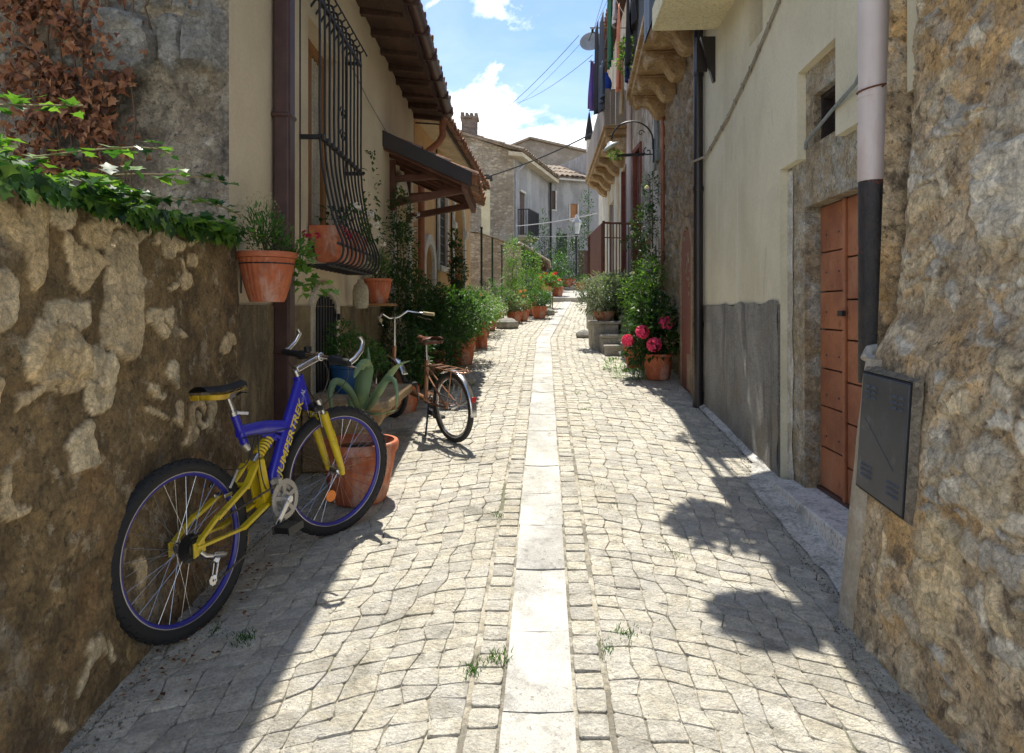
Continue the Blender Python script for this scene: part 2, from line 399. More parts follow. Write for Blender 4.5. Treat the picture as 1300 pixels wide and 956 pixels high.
mp=nt.nodes.new('ShaderNodeMapping'); mp.inputs['Location'].default_value=(1.83,.4,.33); mp.inputs['Scale'].default_value=(1,1,1.5)
nt.links.new(tc.outputs['Generated'],mp.inputs[0]); nt.links.new(mp.outputs[0],n1.inputs['Vector'])
el=ramp(nt,sep.outputs[2],[(.0,(.40,)*3),(.22,(.34,)*3),(.27,(.22,)*3),(.315,(.09,)*3),(.345,(-.0,)*3),(.42,(.0,)*3)])
cl=mth(nt,'ADD',n1.outputs['Fac'],el)
cm=ramp(nt,cl,[(.625,(0,)*3),(.67,(.7,)*3),(.74,(1,)*3)])
n2=nz(nt,tc.outputs['Generated'],13,8,.6)
ccol=ramp(nt,n2,[(.36,(4.6,5.1,5.8)),(.52,(7.4,7.5,7.6))])
# thin high veil
n3=nz(nt,tc.outputs['Generated'],2.3,8,.6,(1,1,2.5),.6)
veil=ramp(nt,n3,[(.40,(0.0,)*3),(.75,(.32,)*3)])
hs=nt.nodes.new('ShaderNodeHueSaturation'); hs.inputs['Saturation'].default_value=1.1; hs.inputs['Value'].default_value=.88
nt.links.new(sky.outputs[0],hs.inputs['Color'])
skyc=mixc(nt,veil,hs.outputs[0],(5.4,5.9,6.5))
fin=mixc(nt,cm,skyc,ccol)
nt.links.new(fin,bg.inputs['Color']); bg.inputs['Strength'].default_value=.145
vs_=sc.view_settings; vs_.view_transform='Standard'; vs_.look='None'; vs_.exposure=.76; vs_.gamma=1; vs_.use_curve_mapping=False
sc.cycles.max_bounces=8; sc.cycles.diffuse_bounces=5; sc.cycles.transparent_max_bounces=6
sc.cycles.use_denoising=True
# ================================================================ ground and street
g=MB(); ys=[-30,-5,0,5,10,15,20.8,20.81,25,25.01,27,60,400]
xs=[-300,-40,-2,0,2,4,40,300]
def gzb(y): return (gz(y) if y<=27 else gz(27))-.0055
vs=[(x,y,gzb(y) if y>-6 else gzb(-5)) for y in ys for x in xs]; nx=len(xs)
g.add(vs,[(j*nx+i,j*nx+i+1,(j+1)*nx+i+1,(j+1)*nx+i) for j in range(len(ys)-1) for i in range(nx-1)])
struct('ground',g,mat('ground_sand',(.50,.46,.37),(.34,.30,.22),s=6,bump=.5,bs=60,layers=[((.13,.115,.085),5,.50,.62,(1,1,1),.75),((.10,.13,.04),1.2,.6,.72,(1,1,1),.5)]))
def xc(y): return -.02+.0482*y+(.079*(y-11.7) if y>11.7 else 0)
SW=.116
# central gutter strip of long slabs
st=MB(); y=1.2
while y<20.7:
    l=.51 if y<9 else .62
    if y>11.7: l=.5
    l*=U(.9,1.15); y1=min(y+l-.006,20.78); y0=y
    c0,c1=xc(y0),xc(y1); t=U(-.003,.003); w0=SW*U(.97,1.02)
    for (a,b,fa,fb) in ((-1,1,0,1),):
        pts=[]
        n=6;m=4
        def fn(i,j,y0=y0,y1=y1,w0=w0,t=t):
            yy=lerp(y0,y1,j); xx=xc(yy)+lerp(-w0,w0,i)
            e=min(min(i,1-i)*2*w0,min(j,1-j)*(y1-y0)); 
            return (xx+.002*noise.noise(V((yy*9,i*3,0))),yy,gz(yy)+.010+t-(.003 if e<.001 else 0)-.006*(1-abs(2*i-1))+.0015*noise.noise(V((xx*14,yy*14,1))))
        st.grid(fn,8,12)
        st.quad((c0-w0,y0,gz(y0)-.03),(c0+w0,y0,gz(y0)-.03),(c0+w0,y0,gz(y0)+.004+t),(c0-w0,y0,gz(y0)+.004+t))
    y=y1+.006
STONE=[((.20,.19,.165),9,.55,.72,(1,1,1),.55),((.12,.115,.10),38,.60,.72,(1,1,1),.6)]
struct('gutter_strip',st,mat('slab_stone',(.50,.485,.435),(.40,.385,.34),s=3,rough=.8,bump=.3,bs=110,layers=STONE+[((.66,.64,.59),3,.5,.66,(1,.6,1),.5)],island=.10),recalc=False)
# cobbles
cb=MB()
def cobble(c,near):
    ctr=V((sum(p[0] for p in c)/4,sum(p[1] for p in c)/4,0)); n=12 if near else 8
    base=gz(ctr.y)
    hz=U(-.003,.003); tx,ty=U(-.028,.028),U(-.028,.028)
    ph=U(0,6); ring=[]
    for k in range(n):
        e=k*4//n; f=(.07,.5,.93)[k%3] if near else (.09,.91)[k%2]
        a,b=c[e],c[(e+1)%4]; p=V((lerp(a[0],b[0],f),lerp(a[1],b[1],f),0))
        d=p-ctr; q=1-(.03 if abs(f-.5)>.3 else .0)*U(.0,1.8)+U(-.05,.025)
        ring.append(ctr+d*q)
    vs=[];
    rr=((1.0,-.02),(1.0,-.001),(.965,.0022),(.55,.0034)) if near else ((1.0,-.02),(.975,.001),(.6,.004))
    for (s_,z) in rr:
        for i,p in enumerate(ring):
            q=ctr+(p-ctr)*s_; zz=z+(U(-.0014,.0014) if z>-.01 else 0)
            vs.append((q.x,q.y,base+.081*(q.y-ctr.y)+zz+hz+tx*(q.x-ctr.x)+ty*(q.y-ctr.y)))
    vs.append((ctr.x,ctr.y,base+.0036+hz+U(-.0015,.0015))); m=len(rr); fs=[]
    for j in range(m-1):
        for k in range(n): fs.append((j*n+k,j*n+(k+1)%n,(j+1)*n+(k+1)%n,(j+1)*n+k))
    for k in range(n): fs.append(((m-1)*n+k,(m-1)*n+(k+1)%n,m*n))
    cb.add(vs,fs)
def off(dx,y,side):   # fan shaped courses
    return -.22*dx-.08*dx*dx+.055*sin(dx*3.1+y*.35)+.05*noise.noise(V((dx*1.2,y*.5,side*5)))
def shx(dx,y,side): return .03*sin(y*1.1+dx*2.0)+.05*noise.noise(V((dx,y*.9,3+side)))
for side in (-1,1):
    # row along the strip
    y=1.1
    while y<20.6:
        l=U(.085,.125); 
        w0=SW+.008; w1=w0+.098+.012*noise.noise(V((y*3,side,0)))
        P=lambda dx,yy: (xc(yy)+side*dx,yy)
        cobble([P(w0,y+.003),P(w1,y+.003+U(-.004,.004)),P(w1,y+l-.004),P(w0,y+l-.004)],y<7); y+=l
    w1=SW+.122; col=0; dx=w1
    RH=.093
    rows=int(22/RH)+14
    jit={}
    def node(i,j):
        k=(side,i,j)
        if k not in jit: jit[k]=(U(-.019,.019),U(-.015,.015))
        d=w1+i*.104; y=1.0+j*RH
        yy=y+off(i*.104,y,side); 
        return (d+(jit[k][0]+shx(i*.104,y,side)*min(1,i/3) if i else 0),yy+jit[k][1])
    for i in range(0,28):
        for j in range(rows):
            q=[node(i,j),node(i+1,j),node(i+1,j+1),node(i,j+1)]
            cy=sum(p[1] for p in q)/4; cdx=sum(p[0] for p in q)/4
            if cy<1.15 or cy>20.5: continue
            X=xc(cy)+side*cdx
            lim=pw(cy,[(0,-1.42),(9.8,-1.45),(16,-1.3),(21,-1.3)]) if side<0 else pw(cy,[(0,1.5),(2.7,1.72),(6.6,1.90),(9.3,2.1),(21,2.7)])
            if side*X>side*lim: continue
            # some stones split or merged
            pts=[(xc(p[1])+side*p[0],p[1]) for p in q]
            ce=V((sum(p[0] for p in pts)/4,sum(p[1] for p in pts)/4))
            pts=[(ce.x+(p[0]-ce.x)*.992,ce.y+(p[1]-ce.y)*.988) for p in pts]
            cobble(pts,cy<7)
struct('cobbled_street',cb,mat('limestone_cobble',(.75,.70,.585),(.59,.545,.44),s=13,rough=.82,bump=.8,bs=70,island=.22,grain=.26,
  layers=[((.30,.275,.225),22,.57,.70,(1,1,1),.5),((.34,.29,.19),1.3,.55,.75,(1,1,1),.3),((.10,.10,.07),2.6,.63,.75,(1,1,1),.45),((.60,.58,.53),7,.55,.7,(1,1,1),.4)]),recalc=True,ang=24)
# paved terrace beyond the steps
tr=MB(); 
for (y0,y1,zz) in ((20.8,25.0,0),(25.0,30,0)):
    tr.hexa([(-3,y0,gz(y0+.02)-.2),(6,y0,gz(y0+.02)-.2),(6,y1,gz(min(y1,27)-.01)-.2),(-3,y1,gz(min(y1,27)-.01)-.2),(-3,y0,gz(y0+.02)+.004),(6,y0,gz(y0+.02)+.004),(6,y1,gz(min(y1,27)-.01)+.004),(-3,y1,gz(min(y1,27)-.01)+.004)])
struct('street_steps',tr,mat('step_stone',(.50,.48,.42),(.38,.36,.31),s=3,bump=.3,bs=30,vor=(4,(1,1,1),(.25,.23,.19),.06,.12)))
gt_=MB()
def peb(x,y,r):
    z=gz(y)+.004; a=U(0,6); vs=[(x+r*cos(a+k*pi/2)*U(.7,1.2),y+r*sin(a+k*pi/2)*U(.7,1.2),z-.002) for k in range(4)]+[(x,y,z+r*.8)]
    gt_.add(vs,[(0,1,4),(1,2,4),(2,3,4),(3,0,4)])
for _ in range(2600):
    y=1.9+U(0,1)**1.6*7
    if U(0,1)<.5: peb(-1.34+abs(rnd.gauss(0,.07)),y,U(.002,.006))
    else: peb(pw(y,[(1.9,1.28),(2.72,1.32),(2.8,1.55),(3,1.40),(4.4,1.66),(6.6,1.83),(9,2.0)])-abs(rnd.gauss(0,.05)),y,U(.002,.006))
for _ in range(700): peb(U(-1.3,1.6),U(1.9,6),U(.001,.003))
struct('grit',gt_,mat('grit_stone',(.30,.26,.20),(.12,.10,.07),s=40,bump=0,island=.4),'stuff',recalc=False)
# grass tufts and debris in the joints
gr=MB()
def gp(px,py):
    d=1264.2/(py-322.3); return ((px-650)*d/860,d)
for (px,py,n,s_) in ((633,838,60,.05),(601,852,70,.03),(770,822,50,.025),(793,803,60,.03),(632,655,30,.03),(762,620,40,.02),(838,690,12,.02),(780,640,20,.02),(735,500,40,.03),(742,520,40,.03),(815,446,30,.05),(860,705,30,.02),(310,812,120,.03),(270,800,90,.025),(1020,745,40,.02),(905,858,20,.02)):
    x,y=gp(px,py)
    for _ in range(n):
        p=(x+rnd.gauss(0,.022),y+rnd.gauss(0,.03),0); gr.leaf((p[0],p[1],gz(p[1])-.004),(U(-.7,.7),U(-.7,.7),1),(0,1,0),s_*U(.4,1),.004,.1,.3,2)
struct('grass_tufts',gr,GR('mid'),'stuff',recalc=False)
# ================================================================ LEFT: garden wall
DIRT=mat('rough_render_wall',(.31,.215,.10),(.145,.10,.046),s=3.4,rough=.95,bump=.8,bs=26,bd=.016,grain=.32,chips=(17,.22),attr=((.80,.60,.33),(.70,.56,.35),(.84,.70,.46)),
  layers=[((.07,.05,.03),2.0,.53,.70,(1,1,.6),.65),((.42,.35,.24),9,.585,.66,(1,1,1),.7),((.36,.33,.27),3.1,.60,.72,(1,1,.7),.5),((.34,.19,.075),1.4,.55,.68,(1,1,1),.55),((.04,.03,.02),28,.60,.72,(1,1,1),.7)])
EX=[]  # big stones in the garden wall: y, z, half y, half z, bulge, id   (y from px at X=-1.37)
def ell(lst,u,v,sh=.14):
    for (a,b,ra,rb,bu,i) in lst:
        q=V((u*3+i*7,v*3,i)); du=(u-a)/ra+.22*noise.noise(q*2.2)+.1*noise.noise(q*8); dv=(v-b)/rb+.22*noise.noise(q*2.2+V((5,5,5)))+.1*noise.noise(q*8+V((5,0,0)))
        e=(abs(du)**3.2+abs(dv)**3.2)**(1/3.2)
        if e<1: return (bu*.75*sst(1,.86,e),sst(1,.95,e),i)
    return None
EX=[(2.42,1.50,.125,.24,.022,.5),(2.06,1.33,.15,.09,.022,.2),(2.13,1.45,.11,.05,.014,.9),(2.10,1.80,.07,.09,.02,.8),(2.30,1.78,.06,.08,.02,.3),(2.55,1.79,.07,.05,.018,.6),
    (2.27,1.23,.09,.10,.012,.9),(1.98,1.68,.05,.16,.02,.1),(2.75,1.72,.06,.05,.012,.7),(2.95,1.68,.05,.03,.008,.4),(1.80,1.5,.10,.09,.02,.7),(2.80,1.05,.03,.05,.006,.3),(2.62,1.15,.03,.03,.006,.6)]
gw=MB()
GWT=1.84
rough_wall(gw,lambda u,v:(pw(v,[(0,-1.33),(.5,-1.355),(1.84,-1.40)]),u,v),(1,0,0),.9,3.44,0.0,GWT,.0095,.010,
  (.15,.09,lambda y,z: .15 if (2.2<y<2.7 and z>1.2) else .30 if (z>1.15 and y<2.75) else (.16 if z>.9 else .07),.012),lambda u,v:ell(EX,u,v),seed=3)
gwt=thing('garden_wall','rough earth rendered garden wall with exposed pale stones behind the mountain bike, ivy along its top','wall',(-1.5,2.2,.1))
mesh_obj('wall_face',gw,DIRT,gwt,ang=60)
cap=MB(); rough_wall(cap,lambda u,v:(-1.39-v,u,GWT+.02*noise.noise(V((u*3,v*3,0)))),(0,0,1),.9,3.44,0,.42,.03,.02,seed=8)
mesh_obj('wall_top',cap,DIRT,gwt)
bk=MB(); bk.box(-1.81,-1.45,.9,3.42,-.1,GWT-.03); mesh_obj('wall_core',bk,DIRT,gwt)
# ivy on the wall top
ivy=thing('ivy_plant','bright green ivy spilling along the top of the garden wall','climbing plant',(-1.5,2.3,1.84))
iv=MB()
for _ in range(1250):
    y=U(1.55,3.42); t=(y-1.55)/1.9
    hgt=lerp(.12,.03,min(1,t*1.4)); x=-1.42+U(-.30,.10)+.07*sin(y*9); z=GWT+.0+U(-.06,hgt)*(1 if x<-1.33 else .6)
    dn=U(-.5,.6) ; iv.leaf((x,y,z),(U(-.2,1),U(-1,1),dn*.6),(U(-.5,.5),U(-.5,.3),1),U(.025,.07),U(.03,.08),.18,U(.05,.3),1)
for _ in range(230):    # hanging over the face
    y=U(1.6,3.3); iv.leaf((-1.365+U(0,.05),y,GWT+U(-.05,.02)),(U(0,.5),U(-.6,.6),-1),(1,0,.4),U(.035,.06),U(.04,.07),.15,.1,1)
for (a,b,c,n) in (((-1.45,2.05,1.93),(-1.20,2.32,2.05),(-1.15,2.28,1.99),26),((-1.42,2.2,1.9),(-1.17,2.5,1.985),(-1.06,2.55,1.94),30),((-1.5,1.75,2.0),(-1.40,2.0,2.07),(-1.33,2.1,2.10),24),((-1.40,2.5,1.88),(-1.22,2.75,1.93),(-1.14,2.85,1.86),26),((-1.35,3.0,1.86),(-1.3,3.3,1.86),(-1.22,3.6,1.80),34)):
    for i in range(n):
        t=i/n; p=[(1-t)**2*a[k]+2*t*(1-t)*b[k]+t*t*c[k] for k in range(3)]
        iv.leaf((p[0]+U(-.02,.02),p[1]+U(-.03,.03),p[2]+U(-.02,.02)),(U(-.4,1),U(-1,1),U(-.4,.4)),(U(-.3,.3),U(-.3,.3),1),U(.03,.065)*(1-.4*t),U(.04,.075)*(1-.4*t),.15,U(.05,.25),1)
mesh_obj('foliage',iv,GR('ivy'),ivy,recalc=False)
s=MB()
for (a,b,c) in (((-1.45,2.05,1.93),(-1.20,2.32,2.05),(-1.15,2.28,1.99)),((-1.42,2.2,1.9),(-1.17,2.5,1.985),(-1.06,2.55,1.94)),((-1.5,1.75,2.0),(-1.40,2.0,2.07),(-1.33,2.1,2.10)),((-1.40,2.5,1.88),(-1.22,2.75,1.93),(-1.14,2.85,1.86)),((-1.35,3.0,1.86),(-1.3,3.3,1.86),(-1.22,3.6,1.80))):
    s.tube([[(1-t)**2*a[k]+2*t*(1-t)*b[k]+t*t*c[k] for k in range(3)] for t in (0,.25,.5,.75,1)],.003,5)
mesh_obj('stem',s,mat('ivy_stem',(.28,.25,.12),(.20,.14,.07),bump=0),ivy)
# ================================================================ LEFT: cream house
LX=-1.42; L1=Fr(LX,0,0,1,1)
CREAM=mat('cream_plaster',(.66,.56,.39),(.58,.48,.32),s=1.2,rough=.92,bump=.14,bs=28,grain=.08,layers=[((.47,.38,.25),1.6,.56,.75,(1,1,.35),.45),((.30,.23,.14),4,.62,.78,(1,1,.3),.35)])
h1=thing('cream_house','cream plastered house with barred window, dark eaves and a rough stone gable behind the bikes','house',(-3,6.5,.5))
GAB=mat('gable_stone_wall',(.46,.39,.28),(.27,.22,.155),s=4,rough=.95,bump=.8,bs=26,bd=.018,grain=.32,chips=(15,.26),attr=((.44,.40,.32),(.27,.26,.23),(.52,.47,.37)),
  layers=[((.05,.045,.038),1.5,.50,.66,(1,1,.7),.7),((.46,.42,.34),7,.57,.70,(1,1,1),.5),((.33,.24,.13),2,.56,.7,(1,1,.5),.6),((.03,.025,.02),30,.6,.72,(1,1,1),.7)])
GE=[(-1.92,2.77,.155,.16,.13,.95),(-1.53,2.81,.115,.165,.11,.9),(-1.70,2.80,.06,.15,.07,.7)]
def ge(u,v):
    r=ell(GE,u,v)
    k=1-sst(-1.50,-1.43,u)
    if r: return (r[0]*k,r[1]*.9,.5,k)
    return (-.03*k*sst(2.62,2.55,v)*sst(-2.15,-2.05,u),0,0,k)
gb=MB(); rough_wall(gb,lambda u,v:(u,3.40,v),(0,-1,0),-4.6,LX,1.5,4.35,.018,.03,(.30,.13,lambda x,z:.55 if (z>2.9 or x<-2.1) else .05,.03),ge,seed=11)
mesh_obj('gable_wall',gb,GAB,h1,ang=60)
f=MB(L1); holes=[(4.72,5.62,1.86,3.52),(4.80,5.40,.86,1.58,.12),(8.05,9.10,.3,3.05,.5)]
panel(f,3.40,9.80,1.49,4.36,[holes[0],(4.80,5.40,1.495,1.58,.085),(8.05,9.10,1.495,3.05,.5)],.22)
mesh_obj('street_wall',f,CREAM,h1)
PL1=mat('ochre_roughcast',(.42,.33,.18),(.27,.20,.105),s=3,rough=.95,bump=.9,bs=55,layers=[((.10,.08,.05),3,.5,.68,(1,1,.4),.7),((.42,.36,.25),14,.6,.72,(1,1,1),.5)])
f=MB(L1)
f.xf=lambda u,o,z:L1(u,o+.018,z); panel(f,3.40,9.80,.0,1.49,[(4.80,5.40,.86,1.485),(8.05,9.10,.3,1.485)],.2)
f.quad((3.40,0,1.49),(4.80,0,1.49),(4.80,-.018,1.49),(3.40,-.018,1.49)); f.quad((5.4,0,1.49),(8.05,0,1.49),(8.05,-.018,1.49),(5.4,-.018,1.49))
mesh_obj('plinth',f,PL1,h1)
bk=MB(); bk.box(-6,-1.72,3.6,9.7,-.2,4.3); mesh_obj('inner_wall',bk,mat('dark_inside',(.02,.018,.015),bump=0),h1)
DARK=mat('dark_iron',(.018,.018,.02),(.012,.012,.014),s=20,rough=.5,bump=.05,bs=120)
WOODY=mat('varnished_wood',(.34,.16,.045),(.22,.09,.025),s=4,rough=.5,bump=.15,bs=40,st=(1,1,.15))
# window
wf=MB(L1)
for (a,b,c,d) in ((4.72,4.80,1.86,3.52),(5.54,5.62,1.86,3.52),(5.13,5.21,1.86,3.52)): wf.box(a,b,-.19,-.12,c,d)
wf.box(4.80,5.54,-.188,-.122,1.86,1.93); wf.box(4.80,5.54,-.188,-.122,3.45,3.52)
wn=mesh_obj('window',wf,WOODY,h1,bevel=.004)
gl=MB(L1); gl.box(4.80,5.54,-.17,-.155,1.93,3.45); mesh_obj('pane',gl,glass('window_glass'),wn)
cu=MB(L1); cu.grid(lambda i,j:(lerp(5.24,5.53,i),-.150+.006*sin(i*22),lerp(2.0,3.44,j)),24,2); mesh_obj('curtain',cu,mat('curtain_cloth',(.5,.45,.35),bump=0),wn)
sl_=MB(L1); sl_.box(4.68,5.66,-.2,.04,1.80,1.858); mesh_obj('sill',sl_,mat('sill_stone',(.5,.46,.38),bump=.2),wn,bevel=.006)
# belly grille
gi=MB(L1); y0,y1=4.53,5.77
def bar(u):
    pts=[(u,.0,3.60),(u,.05,3.665),(u,.115,3.66),(u,.13,3.60),(u,.135,3.3),(u,.135,2.63),(u,.165,2.35),(u,.22,2.1),(u,.285,1.93),(u,.29,1.84),(u,.255,1.785),(u,.17,1.765),(u,.0,1.765)]
    # smooth
    out=[]
    for i in range(len(pts)-1):
        a=V(pts[max(i-1,0)]);b=V(pts[i]);c=V(pts[i+1]);d=V(pts[min(i+2,len(pts)-1)])
        for k in range(3):
            t=k/3; out.append(.5*((2*b)+(c-a)*t+(2*a-5*b+4*c-d)*t*t+(3*b-a-3*c+d)*t*t*t))
    out.append(V(pts[-1])); return out
for k in range(11):
    gi.tube(bar(lerp(y0,y1,k/10)),.0085,6)
    gi.tube([(lerp(y0,y1,k/10),.115,3.64),(lerp(y0,y1,k/10),.16,3.67),(lerp(y0,y1,k/10),.185,3.62)],.008,6)
for (z,o) in ((3.56,.125),(2.63,.14),(1.775,.2)): gi.box(y0-.03,y1+.03,o-.012,o+.012,z-.02,z+.004)
gi.box(y0-.03,y1+.03,.255,.27,1.90,1.915)
for u in (y0,y1):
    gi.box(u-.012,u+.012,-.03,.125,3.545,3.57); gi.box(u-.012,u+.012,-.03,.14,2.605,2.635); gi.tube([(u,.0,3.6),(u,.0,1.765)],.008,6)
for k in range(11):
    u=lerp(y0,y1,k/10); gi.ball((u,.155,2.625),.016,6,4)
# scroll ornament in the middle
for sg in (-1,1):
    for (zc,R) in ((2.95,.05),(2.78,.05)):
        gi.tube([(5.15+sg*(.035+R*(1-t)*cos(t*9)),.135,zc+R*(1-t)*sin(t*9)) for t in [i/14 for i in range(13)]],.005,5)
mesh_obj('window_grille',gi,DARK,wn)
# basement opening
ba=MB(L1); arch_ring(ba,4.80,5.40,.86,1.585,.12,.085,.0,.030); ba.box(4.70,5.50,.0,.034,.74,.86); 
bs_=mesh_obj('cellar_window',ba,mat('cream_trim',(.58,.52,.40),(.50,.44,.33),s=5,bump=.3),h1,bevel=.004)
bi=MB(L1)
for k in range(8):
    u=4.835+k*.076; bi.box(u-.012,u+.012,.0,.014,.87,1.46+.11*sqrt(max(0,1-((u-5.1)/.3)**2)))
bi.box(4.80,5.40,-.008,.0,1.08,1.11); bi.box(4.80,5.40,-.008,.0,1.38,1.41)
for z in(1.0,1.38): bi.box(5.385,5.43,.03,.05,z,z+.05)
mesh_obj('iron_bars',bi,DARK,bs_)
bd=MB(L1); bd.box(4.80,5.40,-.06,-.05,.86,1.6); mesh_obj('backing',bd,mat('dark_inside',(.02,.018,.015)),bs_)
# door under the canopy
db=MB(L1); arch_ring(db,8.05,9.10,.6,3.05,.5,.11,.0,.05); 
for u in (7.99,9.16): 
    db.box(u-.08,u+.08,.0,.085,2.47,2.51); db.box(u-.065,u+.065,.0,.07,2.41,2.47); db.box(u-.09,u+.09,.0,.095,2.51,2.55)
dd=mesh_obj('door',db,mat('white_trim',(.68,.65,.58),(.55,.52,.45),s=5,bump=.2),h1,bevel=.006)
dl=MB(L1); 
for k in range(6): dl.box(8.06+k*.173,8.225+k*.173,-.16,-.12,.4,3.0)
mesh_obj('door_leaf',dl,WOODY,dd)
# downpipe
dp=MB(L1); dp.box(3.985,4.10,.012,.11,.25,4.4); 
for z in (1.2,2.6,3.9): dp.box(3.975,4.11,.0,.118,z,z+.03)
BROWN=mat('brown_painted_metal',(.075,.035,.028),(.05,.022,.018),s=6,rough=.45,bump=.06)
mesh_obj('downpipe',dp,BROWN,h1,bevel=.012)
# roof: soffit, rafters, tiles, gutter
def tile_roof(th,fr,u0,u1,o0,z0,o1,z1,r=.085,pitch=.19,mt=None,back=0,seg=.38,nm='roof_tiles'):
    """o0,z0 eave edge; o1,z1 upper edge; cover tiles as stepped half tubes with channels below"""
    mb=MB(fr); n=int((u1-u0)/pitch); L=sqrt((o1-o0)**2+(z1-z0)**2); do,dz=(o1-o0)/L,(z1-z0)/L; no,nz_=-dz,do
    if nz_<0: no,nz_=-no,-nz_
    k=max(1,int(L/seg))
    for i in range(n+1):
        uu=u0+i*pitch
        for s_ in range(k):
            a=L*s_/k-.02; b=L*(s_+1)/k+.05; lift=.018; j=U(-.012,.012)
            for (c,sg,off_) in ((uu,1,.02),(uu+pitch/2,-1,.035)):
                vs=[]
                for (t,rr,h) in ((a+U(-.02,.02),r,lift),(b,r*.82,0)):
                    for q in range(9):
                        an=pi*q/8; x=cos(an)*rr; y=sin(an)*rr*.8*sg
                        hh=off_+h+y; vs.append((c+x+j,o0+do*t+no*hh,z0+dz*t+nz_*hh))
                n0=len(vs); 
                vin=[]
                for (t,rr,h) in ((a,r-.014,lift),(b,r*.82-.014,0)):
                    for q in range(9):
                        an=pi*q/8; x=cos(an)*rr; y=sin(an)*rr*.8*sg; hh=off_+h+y; vin.append((c+x+j,o0+do*t+no*hh,z0+dz*t+nz_*hh))
                vs+=vin
                fs=[(q,q+1,9+q+1,9+q) for q in range(8)]+[(18+q,27+q,27+q+1,18+q+1) for q in range(8)]+[(q,18+q,18+q+1,q+1) for q in range(8)]
                mb.add(vs,fs)
    return mesh_obj(nm,mb,mt or mat('roof_tile',(.42,.20,.115),(.26,.12,.075),s=5,rough=.9,bump=.4,bs=60,island=.35,layers=[((.30,.27,.20),8,.52,.68,(1,1,1),.6),((.10,.08,.06),14,.55,.7,(1,1,1),.5)]),th,ang=50)
SOF=mat('dark_soffit_wood',(.10,.055,.035),(.055,.03,.02),s=3,rough=.9,bump=.5,bs=50,st=(1,.2,1))
so_=MB(L1)
u=3.55; k=0
while u<9.75:
    l=U(.55,.95); u1=min(u+l,9.85)
    d=.0+(k%2)*.035+U(-.01,.02)
    so_.hexa([(u,-.05,4.30-d*.5),(u1-.01,-.05,4.30-d*.5),(u1-.01,.43,4.26-d),(u,.43,4.26-d),(u,-.05,4.335),(u1-.01,-.05,4.335),(u1-.01,.43,4.30),(u,.43,4.30)]); u=u1;k+=1
for k in range(13): so_.hexa([(3.86+k*.49+a,o,z) for (a,o,z) in ((0,-.05,4.225),(.07,-.05,4.225),(.07,.40,4.185),(0,.40,4.185),(0,-.05,4.30),(.07,-.05,4.30),(.07,.40,4.26),(0,.40,4.26))])
rf=mesh_obj('roof',so_,SOF,h1)
rb=MB(L1); rb.hexa([(4.3,.46,4.31),(9.85,.46,4.31),(9.85,-4,5.6),(4.3,-4,5.6),(4.3,.46,4.35),(9.85,.46,4.35),(9.85,-4,5.64),(4.3,-4,5.64)]); mesh_obj('roof_deck',rb,SOF,rf)  # unseen near end of the deck cut back so sun reaches the ivy
o=tile_roof(rf,L1,4.35,9.85,.50,4.36,-1.6,4.96); tile_roof(rf,L1,3.6,4.2,.50,4.36,.1,4.46)
gt=MB(L1)
vs=[]
for u in (3.52,9.95):
    for q in range(9):
        a=pi+pi*q/8; vs.append((u,.49+cos(a)*.075,4.35+sin(a)*.08))
    for q in range(9):
        a=pi+pi*q/8; vs.append((u,.49+cos(a)*.068,4.35+sin(a)*.073))
gt.add(vs,[(q,q+1,18+q+1,18+q) for q in range(8)]+[(9+q,27+q,27+q+1,9+q+1) for q in range(8)]+[(18+q,18+q+1,27+q+1,27+q) for q in range(8)]+[(q,9+q,9+q+1,q+1) for q in range(8)])
for k in range(8): gt.box(4.8+k*.7,4.825+k*.7,.405,.575,4.262,4.36)
mesh_obj('gutter',gt,BROWN,rf)
# canopy over the door
cn=MB(L1); a,b=7.45,9.35
WD=mat('canopy_wood',(.15,.06,.035),(.09,.035,.02),s=4,rough=.7,bump=.3,bs=40)
cn.hexa([(a,0,3.28),(b,0,3.28),(b,.93,2.86),(a,.93,2.86),(a,0,3.31),(b,0,3.31),(b,.93,2.89),(a,.93,2.89)])
for k in range(6): cn.beam((lerp(a+.05,b-.05,k/5),.0,3.255),(lerp(a+.05,b-.05,k/5),.90,2.85),.06,.05)
cn.box(a,b,.86,.92,2.79,2.86)
for u in (7.9,9.1):
    cn.beam((u,.0,2.98),(u,.62,3.02),.07,.07); cn.beam((u,.02,2.70),(u,.86,2.86),.07,.08); cn.box(u-.04,u+.04,.0,.06,2.62,3.2)
cno=mesh_obj('canopy',cn,WD,h1,bevel=.004)
cf=MB(L1); cf.hexa([(a-.03,0,3.25),(a,0,3.25),(a,.98,2.81),(a-.03,.98,2.81),(a-.03,0,3.43),(a,0,3.43),(a,.98,2.97),(a-.03,.98,2.97)])
mesh_obj('rake_board',cf,mat('dark_flashing',(.03,.022,.02),(.02,.015,.013),rough=.6,bump=.15),cno,bevel=.004)
tile_roof(cno,L1,a+.08,b,1.0,2.90,.06,3.33,r=.08,pitch=.17,seg=.33)
# dangling wires and hanging container
pass
solo('wall_cable',cable([(LX+.02,5.80,3.60),(LX+.03,6.6,3.48),(LX+.02,9.2,3.34)],.006),mat('grey_cable',(.30,.27,.22),bump=0),'thin grey cable stapled across the cream wall above the canopy','cable')
